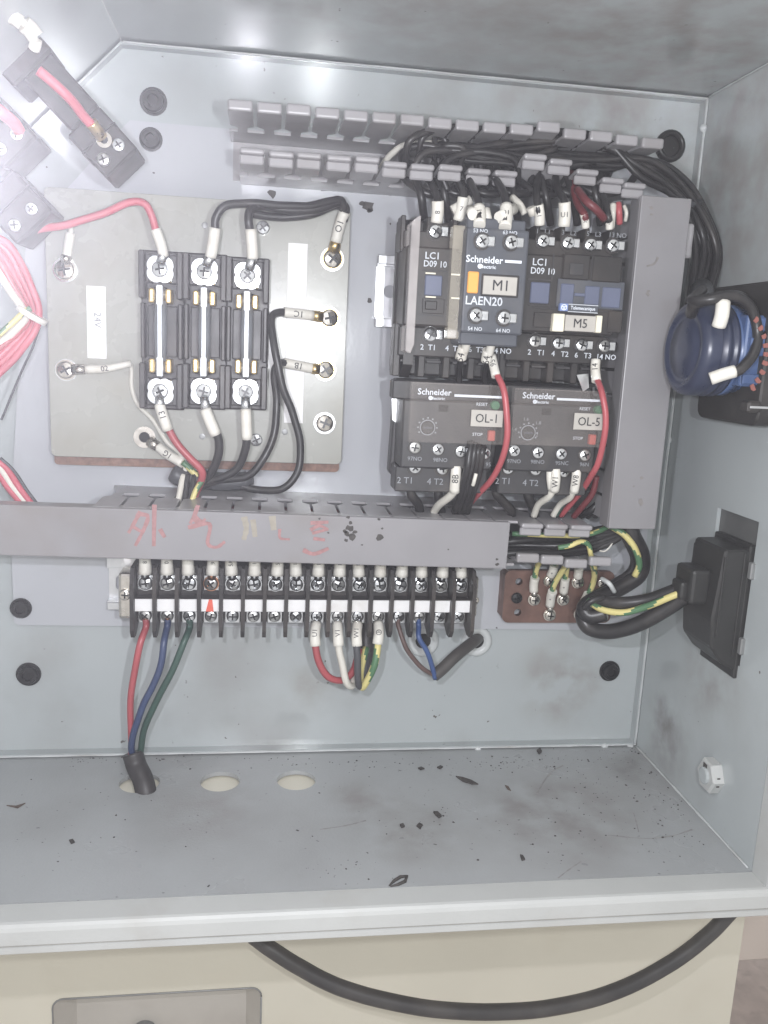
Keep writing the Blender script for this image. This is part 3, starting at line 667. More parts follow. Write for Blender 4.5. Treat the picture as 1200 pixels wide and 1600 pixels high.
# ================================================================== contactors
def rect_px(u0, v0, u1, v1, Y):
    um, vm = (u0 + u1) / 2, (v0 + v1) / 2
    return W(u0, vm, Y)[0], W(u1, vm, Y)[0], W(um, v1, Y)[2], W(um, v0, Y)[2]
def pbox(mb, u0, v0, u1, v1, Yf, Yb, bev=0.3, mi=0):
    x0, x1, z0, z1 = rect_px(u0, v0, u1, v1, Yf); mb.box(x0, x1, Yf, Yb, z0, z1, bev, mi); return (x0, x1, z0, z1)
def contactor(label, x0, x1, z0, z1, m='black_plastic'):
    t = thing('contactor', label, 'contactor', ((x0 + x1) / 2, 0, z0), 'contactors on the mounting rail')
    mb = MB()
    mb.box(x0 + 5.2, x1, -44.02, -6, z0 + 1, z1 - 1, 1.0).box(x0, x1, -50, -44, z0 + 1, z1 - 1, 1.0)       # base
    um = (x0 + x1) / 2
    zmt, zmb = W(800, 394, -72)[2], W(800, 517, -72)[2]
    mb.box(x0 + 0.8, x1 - 0.8, -72, -50.02, zmb, zmt, 0.8)            # raised middle
    n = 5
    for k in range(n):                                                            # terminal fins
        x = x0 + 0.9 + (x1 - x0 - 1.8) * k / (n - 1)
        mb.box(x - 1.1, x + 1.1, -60, -50.02, zmt - 1, z1 - 0.6, 0.4); mb.box(x - 1.6, x + 1.6, -59, -50.02, z0 + 0.6, zmb + 1, 0.4)
    mb.box(x0 + 1, x1 - 1, -61.5, -50.02, zmt + .1, z1 - 7, 0.5)               # screw decks
    mb.box(x0 + 1, x1 - 1, -61.5, -50.02, zmb - 13, zmb - .1, 0.5)
    build('body', mb, m, t); return t
def screw_pit(t, u, v, Y, r=3.1, deep=1.2, blink=True):
    q = W(u, v, Y)
    o = build('terminal_pit', MB()._ring((q[0], Y, q[2]), r * 1.28, r * 1.02, Y - 0.5, Y + 0.05, 18, 0), 'black_plastic', t)
    screw((q[0], Y - 0.1, q[2]), r, t)
    if blink:
        build('clamp_plate', MB().box(q[0] + r * 0.75, q[0] + r * 1.9, Y - 1.2, Y - 0.02, q[2] - r * 0.7, q[2] + r * 0.75, 0.4), 'zinc', t)

c1 = contactor('dark contactor tagged M1, half hidden by a front auxiliary block', -166.8, -118.6, 214, 285)
c5 = contactor('dark contactor tagged M5, with a row of blue windows', -117.2, -69.0, 214, 285)
# --- M5 face
for u, v in ((848, 377), (887, 380), (922, 383), (957, 384)): screw_pit(c5, u, v, -61.5, 2.9)
for u, v in ((835, 533), (872, 536), (908, 539), (943, 541)): screw_pit(c5, u, v, -61.5, 2.9)
text('LC1', W(844, 410, -72.3), 4.2, c5); text('D09 10', W(848, 424, -72.3), 3.9, c5, sx=0.95)
text('N', W(951, 431, -72.3), 4.0, c5)
for k, (u, s_) in enumerate(((846, '1   L1'), (886, '3   L2'), (925, '5   L3'), (962, '13 NO'))):
    text(s_, W(u + 3, 362 + k * 2, -61.8), 3.0, c5, 'print_dim')
for k, (u, s_) in enumerate(((836, '2   T1'), (873, '4   T2'), (909, '6   T3'), (945, '14 NO'))):
    text(s_, W(u + 2, 551 + k * 2.4, -61.8), 3.4, c5, 'print_white')
for (u0, v0, u1, v1) in ((829, 441, 859, 474), (876, 443, 897, 476), (914, 447, 937, 477), (941, 449, 970, 481)):
    mb = MB(); r_ = pbox(mb, u0, v0, u1, v1, -73.0, -71.9, 0.4); build('window', mb, 'window_blue', c5)
mb = MB(); pbox(mb, 870, 438, 975, 482, -72.5, -72.0, 0.2); build('window_frame', mb, 'aux_plastic', c5)
mb = MB(); pbox(mb, 898, 458, 914, 463, -73.2, -71.9, 0.2); build('window_bridge', mb, 'window_blue', c5)
mb = MB(); pbox(mb, 880, 397, 922, 437, -73.4, -71.9, 0.5); build('front_panel', mb, 'black_plastic', c5)
mb = MB(); pbox(mb, 926, 400, 972, 441, -73.0, -71.9, 0.5); build('front_panel', mb, 'black_plastic', c5)
mb = MB(); pbox(mb, 890, 411, 912, 430, -73.75, -73.3, 0.3); build('catch', mb, 'relay_plastic', c5)
mb = MB(); pbox(mb, 834, 488, 862, 512, -72.8, -71.9, 0.3); build('front_panel', mb, 'black_plastic', c5)
mb = MB(); pbox(mb, 950, 486, 972, 520, -72.8, -71.9, 0.3); build('front_panel', mb, 'black_plastic', c5)
mb = MB(); pbox(mb, 875, 474, 888, 486, -74.6, -72.0, 0.2); lg = build('logo', mb, 'logo_blue', c5)
q = W(881.5, 480, -74.75); mbx = MB()
mbx._ring(q, 1.35, 1.0, -74.72, -74.55, 16, 0); mbx.box(q[0] - 0.9, q[0] + 0.9, -74.74, -74.55, q[2] + .1, q[2] + .45); mbx.box(q[0] - .25, q[0] + .25, -74.74, -74.55, q[2] - .9, q[2] + .2)
build('emblem', mbx, 'logo_white', lg)
mb = MB(); pbox(mb, 888, 475.5, 935, 489, -74.6, -72.0, 0.2); lg = build('logo_strip', mb, 'aux_plastic', c5)
text('Telemecanique', W(911, 482, -74.75), 2.2, lg, 'logo_white', sx=0.85)
mb = MB(); x0, x1, _, _ = rect_px(888, 476, 935, 478, -74.7)
for v in (476.5, 488): z = W(911, v, -74.7)[2]; mb.box(x0, x1, -74.72, -74.55, z - 0.15, z + 0.15)
build('logo_line', mb, 'print_white', lg)
hd = MB(); pbox(hd, 864, 490, 882, 518, -75.6, -72, 0.3); build('tag_holder', hd, 'cream_tag', c5)
hd = MB(); pbox(hd, 932, 493, 941, 520, -75.6, -72, 0.3); build('tag_holder', hd, 'cream_tag', c5)
hd = MB(); pbox(hd, 883, 493, 931, 518, -75.0, -72, 0.2); o = build('name_tag', hd, 'tag_grey', c5); text('M5', W(907, 506, -75.2), 5.6, o, 'ink', sx=0.95)
# --- M1 face
screw_pit(c1, 680, 362, -61.5, 3.1); screw_pit(c1, 672, 523, -61.5, 3.1)
text('LC1', W(676, 400, -72.3), 4.0, c1); text('D09 10', W(680, 413, -72.3), 3.7, c1, sx=0.92)
text('1  L1', W(685, 345, -61.8), 3.0, c1, 'print_dim')
for u, s_ in ((669, '2  T1'), (708, '4  T2'), (744, '6  T3'), (783, '14 NO')): text(s_, W(u, 543 + (u - 669) * 0.05, -61.8), 3.4, c1)
mb = MB(); pbox(mb, 664, 430, 691, 462, -73.0, -71.9, 0.4); build('window', mb, 'window_blue', c1)
mb = MB()
for v in (427, 464): pbox(mb, 665, v - 1.2, 681, v + 1.2, -72.4, -71.9, 0.05)
build('window_line', mb, 'cream_tag', c1)
mb = MB(); pbox(mb, 664, 470, 683, 484, -73.0, -71.9, 0.4); pbox(mb, 660, 466, 694, 490, -72.4, -71.9, 0.3); build('catch', mb, 'black_plastic', c1)
# clear dust strips
mb = MB(); x0, x1, _, _ = rect_px(638, 440, 652, 440, -74)
a = W(650, 340, -74); b = W(637, 552, -74)
mb.prism([(x0, a[2] - 2), (x0 + 2, a[2]), (x1, a[2] + 1), (x1, b[2] + 4), (x1 - 1.5, b[2]), (x0, b[2] + 1)], -75, -62, bev=0.3); build('dust_strip', mb, 'clear_strip', c1)
mb = MB(); x0, x1, z0, z1 = rect_px(703, 352, 722, 530, -76); mb.box(x0, x1, -77, -70, z0, z1, 0.3)
o = build('dust_strip', mb, 'clear_yellowed', c1)
mb = MB()
for v in (429, 466): pbox(mb, 705, v - 1.3, 719, v + 1.3, -77.3, -77.0, 0.05)
build('strip_line', mb, 'cream_tag', o)
mb = MB(); pbox(mb, 698, 515, 714, 528, -75.5, -70, 0.5); build('strip_clip', mb, 'white_label', c1)
# side cheek of the M1 contactor
mb = MB(); x0 = W(625, 470, -44)[0]; x1 = x0 + 4.5
mb.prism([(217, -42), (282, -42), (284, -50), (280, -62), (220, -62), (214, -52)], 0, 1, 'x'); mb.v = [(x0 + (x1 - x0) * p[0] * 1.0, p[2], p[1]) for p in mb.v]
build('side_cheek', mb, 'black_plastic', c1)
# auxiliary block clipped on the front of M1: a thing of its own
AY = -84
ax0, ax1, az0, az1 = rect_px(725, 357, 822, 522, AY)
ab = thing('auxiliary_block', 'slate coloured auxiliary contact block with an orange flag, clipped on the front of contactor M1', 'auxiliary contact', ((ax0 + ax1) / 2, -72, az0))
mb = MB().box(ax0, ax1, AY, -72.1, az0, az1, 0.9, seg=2); mb.box(ax0 + 0.6, ax1 - 0.6, -80, -62, az1 - 1, az1 + 4.5, 0.6); mb.box(ax0 + .6, ax1 - .6, -80, -62, az0 - 5, az0 + 1, 0.6)
build('body', mb, 'aux_plastic', ab)
for u, v in ((753, 377), (798, 379), (743, 493), (787, 497)): screw_pit(ab, u, v, AY - 0.05, 2.9)
for u, v, s_ in ((751, 361, '53 NO'), (797, 364, '63 NO'), (742, 514, '54 NO'), (786, 517, '64 NO')): text(s_, W(u, v, AY - .2), 2.2, ab, 'print_white')
def brand(parent, u, v, w_mm, Y, bar_u0, bar_u1, bar_v, rotslope=0.0):
    q = W(u, v, Y); lt = text('Schneider', q, w_mm * 0.30, parent, 'logo_white', rot=rotslope)
    q2 = W(u, v, Y) + np.array([0.12 * w_mm, 0, -0.21 * w_mm]); text('Electric', q2, w_mm * 0.15, parent, 'logo_white', sx=1.2)
    e = q + np.array([-0.13 * w_mm, -0.02, -0.2 * w_mm]); lb = MB()
    lb._ring(e, 0.075 * w_mm, 0.035 * w_mm, e[1], e[1] + 0.15, 14, 0); lb.box(e[0] - 0.05 * w_mm, e[0] + 0.05 * w_mm, e[1], e[1] + .15, e[2] - .012 * w_mm, e[2] + .012 * w_mm)
    build('emblem', lb, 'logo_white', parent)
    mbx = MB(); x0 = W(bar_u0, bar_v, Y)[0]; x1 = W(bar_u1, bar_v, Y)[0]; z = W((bar_u0 + bar_u1) / 2, bar_v, Y)[2]; hh = w_mm * 0.042
    mbx.box(x0, x1, Y - 0.12, Y + 0.1, z - hh, z + hh); build('logo_bar', mbx, 'logo_white', parent)
brand(ab, 757, 406, 13.4, AY - 0.2, 789, 815, 409)
mb = MB(); pbox(mb, 731, 424, 748, 458, AY - 1.0, AY + 0.5, 0.4); build('flag', mb, 'orange', ab)
mb = MB(); pbox(mb, 752, 429, 811, 464, AY - 0.35, AY + 0.5, 0.3); o = build('tag_frame', mb, 'black_plastic', ab)
mb = MB(); pbox(mb, 755, 432, 808, 461, AY - 0.8, AY + 0.5, 0.2); o = build('name_tag', mb, 'tag_grey', ab); text('M1', W(783, 447, AY - 1.0), 6.2, o, 'ink')
text('LAEN20', W(756, 471, AY - 0.2), 5.0, ab, 'print_white', sx=0.95)

# ================================================================== overload relays
def relay(label, x0, x1, tagtxt, dx, wings):
    z1 = 213.2; z0 = 160.5
    t = thing('overload_relay', label, 'overload relay', ((x0 + x1) / 2, 0, z0), 'overload relays under the contactors')
    mb = MB()
    if wings:
        wl, wt, wb = W(604, 735, -38), W(614, 592, -38), W(640, 766, -42)
        mb.prism([(wl[0], wl[2]), (wb[0], z0), (x1, z0), (x1, z1), (wt[0], z1), (wt[0] - .3, z1 - 22)], -46, -37, bev=0.8); mb.box(x0 + 9, x1, -36.98, -6, z0 + 3, z1 - 1, 0.8)
    else: mb.prism([(x0, z0), (x1 + 1, z0), (x1 + 1, z1), (x0, z1)], -46, -6, bev=0.8)
    mb.box(x0 + 5.6, x1 - 0.5, -66, -46.02, 173.5, z1 - 8.5, 0.8)      # face block
    mb.box(x0 + 4.5, x1 - 0.6, -60, -46.02, 161.5, 173.4, 0.6)         # lower terminal step
    mb.box(x0 + 2, x1 - 1, -56, -46.02, z1 - 9, z1 - 0.5, 0.5)
    build('body', mb, 'relay_plastic', t)
    return t
r1 = relay('overload relay with the tag OL-1, below contactor M1', -168.5, -119.6, 'OL-1', 0, True)
r5 = relay('overload relay with the tag OL-5, below contactor M5', -119.0, -70.2, 'OL-5', 0, False)
FY = -66.0
def relay_face(t, cov, screws, pits, nums, br, dial, tagp, tagtxt, res, stp, hole, bar):
    x0, x1, z0, z1 = rect_px(*cov, FY - 4)
    cv = MB(); cv.box(x0, x1, FY - 4.6, FY - 3.8, z0, z1, 0.2)
    cv.box(x0, x0 + 0.7, FY - 3.8, FY - 0.1, z0, z1).box(x1 - 0.7, x1, FY - 3.8, FY - 0.1, z0, z1).box(x0 + .7, x1 - .7, FY - 3.8, FY - 0.1, z1 - .7, z1)
    build('clear_cover', cv, 'clear_cover', t)
    for u, v in screws:
        q = W(u, v, FY); build('terminal_pit', MB()._ring((q[0], FY, q[2]), 3.3, 2.75, FY - 0.4, FY + 0.05, 18, 0), 'black_plastic', t); screw((q[0], FY - .1, q[2]), 2.75, t)
    for u, v in pits:
        q = W(u, v, -60); build('terminal_pit', MB()._ring((q[0], -60, q[2]), 4.0, 3.0, -60.4, -59.95, 18, 0), 'black_plastic', t); screw((q[0], -60.05, q[2]), 2.9, t, SCREW)
    for u, v, s_, sz in nums: text(s_, W(u, v, -60.2 if v > 742 else FY - .2), sz, t, 'print_dim')
    brand(t, br[0], br[1], 13.0, FY - 0.2, *bar)
    q = W(dial[0], dial[1], FY); dm = MB()
    for k in range(9):
        a = math.radians(-30 + 30 * k); dm.box(q[0] + 4.4 * math.cos(a) - .35, q[0] + 4.4 * math.cos(a) + .35, FY - .12, FY + .02, q[2] + 4.4 * math.sin(a) - .35, q[2] + 4.4 * math.sin(a) + .35)
    dm._ring((q[0], FY, q[2]), 3.6, 3.1, FY - .15, FY + .02, 22, 0); build('dial_scale', dm, 'print_dim', t)
    dk = MB().lathe([(3.0, 0), (3.0, 0.8), (2.7, 1.0)], (q[0], FY + .02, q[2]), (0, -1, 0), 20); dd = build('dial', dk, 'black_plastic', t)
    build('dial_slot', MB().box(q[0] - 2, q[0] + 2, FY - 1.1, FY - .9, q[2] - .4, q[2] + .4), 'aux_plastic', dd)
    for (u, v), m_, s_, off in ((res, 'green_button', 'RESET', -19), (stp, 'red_button', 'STOP', -20)):
        q = W(u, v, FY); bm_ = MB().lathe([(2.1, 0), (2.1, 2.6), (1.8, 3.0)], (q[0], FY, q[2]), (0, -1, 0), 16) if m_ == 'green_button' else MB().box(q[0] - 1.6, q[0] + 1.6, FY - 3.0, FY, q[2] - 2.4, q[2] + 2.4, 0.4)
        build('button', bm_, m_, t); text(s_, W(u + off, v - 1, FY - .2), 2.0, t, 'print_white')
    q = W(hole[0], hole[1], FY); build('slot', MB().box(q[0] - 2.2, q[0] + 2.2, FY - .3, FY + .02, q[2] - 1.6, q[2] + 1.6, .1), 'hole_dark', t)
    mb = MB(); pbox(mb, *tagp, FY - 5.2, FY - 4.65, 0.15); o = build('name_tag', mb, 'tag_grey', t)
    text(tagtxt, W((tagp[0] + tagp[2]) / 2, (tagp[1] + tagp[3]) / 2 + .5, FY - 5.4), 5.6, o, 'ink', sx=0.92)
relay_face(r1, (641, 600, 791, 693), [(648, 699), (684, 702), (720, 705), (757, 708)], [(648, 730), (691, 732)], [(633, 751, '2 T1', 4.2), (680, 753, '4 T2', 4.2), (648, 717, '97NO', 2.6), (688, 719, '98NO', 2.6), (763, 726, '95', 2.6)],
           (679, 613), (668, 668), (736, 641, 786, 667), 'OL-1', (772, 633), (766, 680), (693, 638), (710, 786, 619.5))
relay_face(r5, (801, 609, 944, 697), [(803, 704), (840, 707), (876, 709), (913, 711)], [(793, 731), (836, 733), (881, 736)], [(786, 752, '2 T1', 4.2), (829, 755, '4 T2', 4.2), (803, 721, '97NO', 2.6), (840, 722, '98NO', 2.6), (878, 724, '95NC', 2.6), (913, 726, '96N', 2.6)],
           (842, 619), (825, 676), (897, 646, 944, 672), 'OL-5', (933, 640), (923, 686), (854, 643), (870, 943, 625))
for s_, u, v in (('1.6', 822, 655), ('1.8', 841, 661), ('1.4', 803, 671), ('2', 839, 680)): text(s_, W(u, v, FY - .2), 2.2, r5, 'print_dim')
build('side_foil', MB().prism([(W(612, 612, -47)[0], W(612, 612, -47)[2]), (W(631, 632, -47)[0], W(631, 632, -47)[2]), (W(629, 668, -47)[0], W(629, 668, -47)[2]), (W(613, 656, -47)[0], W(613, 656, -47)[2])], -46.6, -45.9), 'rail_steel', r1)
fo = [W(903, 586, -62), W(921, 584, -62), W(922, 606, -62), (W(913, 612, -62))]
build('folded_foil', MB().prism([(p[0], p[2]) for p in fo], -60.6, -60.1), 'rail_steel', r5)

# ================================================================== terminal strip
SY = -30.0
labx = [225, 260.5, 295.5, 329.5, 364.5, 398.5, 432.5, 465.5, 498.5, 531.5, 563.5, 595.5, 627, 659, 690, 721.5]
xs0 = W(225, 945, SY)[0]; xs1 = W(721.5, 951, SY)[0]; pt = (xs1 - xs0) / 15
zl = (W(225, 944, SY)[2] + W(721, 951, SY)[2]) / 2          # label centre height
TX = [xs0 + pt * k for k in range(16)]
ts = thing('terminal_strip', 'black sixteen way terminal strip with blank white labels under the long duct cover', 'terminal strip', ((xs0 + xs1) / 2, 0, zl - 12))
ztop = zl + 19; zbot = zl - 11
mb = MB().box(TX[0] - pt * .6, TX[-1] + pt * .6, -22, -6.5, zbot, ztop, 0.5); mb.box(TX[0] - pt * .5, TX[-1] + pt * .5, -28.5, -22, zl - 3.6, zl + 3.6, 0.3)
build('base', mb, 'black_plastic', ts)
bar = MB(); bx = TX[0] - pt / 2
bar.prism([(ztop + .5, -9), (ztop + .5, -30), (zl + 12, -34), (zl - 12, -34), (zl - 16.2, -31), (zl - 16.6, -26), (zbot - 1.5, -16), (zbot - 0.5, -9)], -0.95, 0.95, 'x')
bar.v = [(p[0], p[2], p[1]) for p in bar.v]
bme = bar.mesh('barrier', 'black_plastic')
for k in range(17): inst('barrier', bme, (TX[0] + pt * (k - 0.5), 0, 0), ts)
lab = MB().box(-pt / 2 + 0.9, pt / 2 - 0.9, -0.4, 0.3, -3.15, 3.15, 0.1).mesh('label', 'white_label')
cl = MB().box(-3.9, 3.9, -0.6, 0.5, -3.9, 4.2, 0.3).mesh('clamp_plate', 'zinc')
zs_t, zs_b = zl + 10.0, zl - 7.2
TXs = []
for k, x in enumerate(TX):
    lo_ = inst('label', lab, (x, -28.9, zl), ts)
    if k == 3:
        lo_['label'] = 'label with a red paint mark'
        build('paint_mark', MB().prism([(x - 2.3, zl - 3.1), (x + 1.6, zl - 3.1), (x + 0.9, zl + 3.1), (x - 0.8, zl + 3.2)], -29.5, -29.2), 'paint_red', lo_)
    for z in (zs_t, zs_b):
        inst('clamp_plate', cl, (x, -22.8, z), ts); screw((x + random.uniform(-.2, .2), -23.5, z), 3.5 if z > zl else 3.1, ts)
# end clamps and the rail behind
def rpx(u, v): return W(u, v, -12)
build('end_clamp', MB().box(TX[0] - pt * .6 - 7.5, TX[0] - pt * .62, -21, -6, zl - 10, zl + 14, 1.6, seg=2), 'nickel', ts)
build('end_clamp', MB().box(TX[-1] + pt * .62, TX[-1] + pt * .6 + 4.5, -21, -6, zl - 9, zl + 14, 1.8, seg=2), 'nickel', ts)
screw((TX[0] - pt * .6 - 4.0, -21.0, zl + 3), 2.9, ts, SCREWN); screw((TX[-1] + pt * .6 + 2.4, -21.0, zl + 1), 2.4, ts, SCREWN)
tr = thing('mounting_rail', 'bright steel mounting rail showing at the left end of the terminal strip', 'mounting rail', ((TX[0] + TX[-1]) / 2, 2, zl - 10))
xr0 = W(167, 925, -6)[0]; xr1 = TX[-1] + 9
build('web', MB().plate([(xr0, zl - 6), (xr1, zl - 6), (xr1, zl + 12), (xr0, zl + 12)], [rounded(xr0 + 3.5, xr0 + 9, zl - 1, zl + 7, 2, 3)], front_frame(0.3), 1.2), 'rail_steel', tr)
build('lip', MB().box(xr0, xr1, -5.9, -5, zl - 10, zl - 6, .25).box(xr0, xr1, -5, 1.2, zl - 6.4, zl - 5.4), 'rail_steel', tr)
build('lip', MB().box(xr0, xr1, -5.9, -5, zl + 13, zl + 18, .25).box(xr0, xr1, -5, 1.2, zl + 12.2, zl + 13.2), 'rail_steel', tr)

# ================================================================== earth bar
ea, ebx, ez0, ez1 = rect_px(787, 892, 957, 973, -8)
eb = thing('earth_bar', 'brown copper earth bar with rounded corners, right of the terminal strip', 'earth bar', ((ea + ebx) / 2, 2, ez0))
ehl = [(811, 909), (809, 957)]
hs = [circ(W(*p, -8)[0], W(*p, -8)[2], 2.1, 14) for p in ehl]
build('bar', MB().plate(rounded(ea, ebx, ez0, ez1, 3.5, 4), hs, front_frame(-8), 3.5), 'copper_bar', eb)
build('bar_edge', MB().prism([(ea - 0.1, ez0 + 3), (ea + 2.2, ez0 + 1.0), (ea + 2.2, ez1 - 1.0), (ea - 0.1, ez1 - 3)], -4.6, 2.0), 'copper_bar', eb)
q = W(807, 934, -8); screw(q, 3.1, eb, SCREWB)
ES = [(834, 936), (858, 960), (905, 959), (879, 936), (858, 907), (902, 909), (940, 962), (939, 909)]
for u, v in ES:
    q = W(u, v, -8); screw((q[0], -9.6, q[2]), 3.0, eb, SCREWN)

# ================================================================== right wall: blue lamp holder on black switch block
ly = -84.0; lc = W(1075, 545, ly); lx = lc[0]; lz = lc[2]
lx0 = W(1037, 548, ly + 17)[0]
sb = thing('switch_block', 'black switch block with a red arc of marks, behind the blue lamp', 'switch', (-2, ly, lz))
bz1 = W(1150, 441, ly - 6)[2]; bz0 = W(1130, 660, ly - 6)[2]; bxl = W(1142, 560, ly)[0]
mb = MB(); pr = rounded(-1, 1, -1, 1, 0.18, 3)
zc0 = (bz0 + bz1) / 2; hz = (bz1 - bz0) / 2
mb.prism([(ly + 1 + 26 * p[0], zc0 + hz * p[1]) for p in pr], bxl + 1, -0.3, 'x', bev=0.8)
build('body', mb, 'switch_plastic', sb)
pz = W(1112, 633, ly - 24)
build('lug', MB().box(bxl - 5, bxl + 1.2, ly - 27, ly - 20, pz[2] - 2.6, pz[2] + 2.6, 1.0), 'switch_plastic', sb)
build('pin', MB().box(bxl - 4.4, bxl + 4, ly - 27.6, ly - 26.9, pz[2] - .5, pz[2] + .5, .1), 'rail_steel', sb)
for k, (u, v) in enumerate(((1182, 500), (1189, 513), (1194, 526), (1197, 540), (1198, 554), (1196, 568), (1191, 582), (1184, 595), (1176, 606))):
    q = W(u, v, ly - 25.2); a = math.radians(-58 + 14.5 * k); ca__, sa__ = math.cos(a), math.sin(a)
    w_ = random.uniform(1.0, 1.5); h_ = 0.95
    build('red_mark', MB().prism([(q[0] + x_ * ca__ - z_ * sa__, q[2] - x_ * sa__ - z_ * ca__) for x_, z_ in ((-w_, -h_), (w_, -h_), (w_, h_ * .2), (w_ * .3, h_), (-w_, h_ * .7))], ly - 25.4, ly - 24.9), 'arc_red', sb)
lm = thing('pilot_lamp', 'blue round pilot lamp body sticking out from the right wall', 'pilot lamp', (bxl, ly, lz))
R = 20.5
mb = MB().lathe([(R * .62, -1), (R * .7, 0), (R * .95, 3.2), (R, 7), (R, 10.2)], (lx0, ly, lz), (1, 0, 0), 40, 0, True)
build('end_cap', MB().lathe([(R, 7.8), (R, 4.2), (R * .96, 1.8), (R * .86, 0.6), (R * .78, 0.3), (R * .74, 1.2), (R * .62, 1.5), (R * .58, 0.6), (R * .2, 0.4)], (lx0, ly, lz), (1, 0, 0), 44, 0, True), 'lamp_navy', lm)
L_ = bxl - lx0 + 1
build('ring_body', MB().lathe([(R * .95, 16.4), (R * 0.99, 16.2), (R * 1.0, 14.6), (R * .95, 14.2), (R * .95, 12.6), (R * 1.0, 12.2), (R * 1.0, 10.2), (R * .95, 9.8), (R * .95, 7.9)], (lx0, ly, lz), (1, 0, 0), 44, 0, True), 'lamp_navy', lm)
build('body', MB().lathe([(R * .9, L_ + 3), (R * .9, 21.0), (R * .97, 20.6), (R * .97, 16.5)], (lx0, ly, lz), (1, 0, 0), 44, 0, True), 'lamp_blue', lm)
bm2 = MB()
bm2.box(lx0 + 17.5, lx0 + L_ + 2, ly - R * 0.99, ly - R * .5, lz - 15, lz + 15, 1.2, seg=2)
build('lens_block', bm2, 'lamp_blue', lm)
bm2 = MB().box(lx0 + 19, lx0 + 30, ly - R * 1.12, ly - R * .9, lz - 2.0, lz + 5.5, .5).box(lx0 + 20, lx0 + 31, ly - R * 1.06, ly - R * .9, lz + 8, lz + 14, .5).box(lx0 + 18, lx0 + 33, ly - R * 1.06, ly - R * .9, lz - 14, lz - 9.5, .5)
build('terminal_cover', bm2, 'lamp_blue', lm)

# ================================================================== right wall: black socket in its cut-out
so = thing('inlet_socket', 'black inlet socket set in a rectangular cut-out of the right wall', 'socket', (0, -75, (cz0 + cz1) / 2))
build('back_plate', MB().box(2.2, 3.4, cy1 - 6, cy0 + 4, cz0 - 4, cz1 + 4), 'socket_plate', so)
zt_, zb_ = WX(1130, 868)[2], WX(1130, 1035)[2]
ztp = W(1100, 845, -72)[2]; zbt = W(1100, 1010, -72)[2]; xl = W(1086, 900, -72)[0]
mb = MB()
mb.prism([(2, zbt - 7), (xl + 8, zbt - 2), (xl + 1.5, zbt + 6), (xl, zbt + 20), (xl + 2.6, ztp), (2, ztp + 0.5)], -91.5, -63, bev=1.0)
build('body', mb, 'socket_black', so)
build('flange', MB().box(-1.8, 2.1, -91.8, -60, zbt - 9, ztp + 2.5, 0.6), 'socket_black', so)
mb = MB().box(xl + 2.5, xl + 3.6, -92.2, -62.5, zbt + 12, ztp - 3, .3).box(xl + 12, xl + 13, -92.2, -62.5, zbt + 2, ztp - 1, .3)
build('rib', mb, 'socket_black', so)
build('wire_entry', MB().box(xl - 8, xl + 2, -84, -67, zbt + 25, zbt + 42, 1.8, seg=2).box(xl - 11, xl - 6, -80, -70, zbt + 26, zbt + 35, 1.5, seg=2), 'socket_black', so)
for yy, zz in ((-88, ztp - 9), (-88, zbt + 8)): build('clip', MB().box(-1.9, 1.9, -95, -91.9, zz - 4, zz + 4, .5), 'galvanised', so)

# ================================================================== slanted wall: two contact blocks of push buttons
nrm = np.array([1, 0, -1]) / math.sqrt(2); alongv = np.array([1, 0, 1]) / math.sqrt(2)
def contact_block(label, tip_px, Y, half, length, yd):
    tip = W(tip_px[0], tip_px[1], Y)
    t = thing('contact_block', label, 'contact block', tip - nrm * length, 'contact blocks on the slanted wall')
    def bx_(mb, n0, n1, a0, a1, y0, y1, bev=1.0):
        b = MB().box(n0, n1, y0, y1, a0, a1, bev); mb.add([tip + nrm * v[0] + alongv * v[2] + np.array([0, v[1], 0]) for v in b.v], b.f)
    mb = MB(); bx_(mb, -22, 0, -half, half, -yd, yd); bx_(mb, -48, -22.02, -half * 0.72, half * 1.0, -yd, yd); bx_(mb, -length, -48.02, -half * 1.25, half * 1.15, -yd, yd)
    build('body', mb, 'switch_plastic', t)
    for a in (-half * .5, half * .45):
        p = tip + nrm * -6 + alongv * a + np.array([0, -yd, 0]); screw(p, 2.6, t)
    mb = MB(); bx_(mb, -14, -12.5, -half - .4, half + .4, -yd - .4, yd); build('groove_band', mb, 'socket_black', t)
    return t, tip
cb1, tip1 = contact_block('long black contact block standing out of the slanted wall, red wire on top', (199, 266), -48, 9.0, 92, 13)
cb2, tip2 = contact_block('lower black contact block at the left edge feeding the red fuse wire', (66, 362), -40, 10.5, 60, 12)

cb3, tip3 = contact_block('dark contact block beside the long one, at the upper left edge', (46, 250), -44, 9.5, 78, 13)
for cbk, tipk, ln in ((cb1, tip1, 62), (cb3, tip3, 50)):
    c_ = tipk - nrm * ln
    build('collar', MB().lathe([(15, 0), (17, 2), (17, 13), (15.5, 15)], c_, tuple(-nrm), 28, 0, True), 'switch_plastic', cbk)
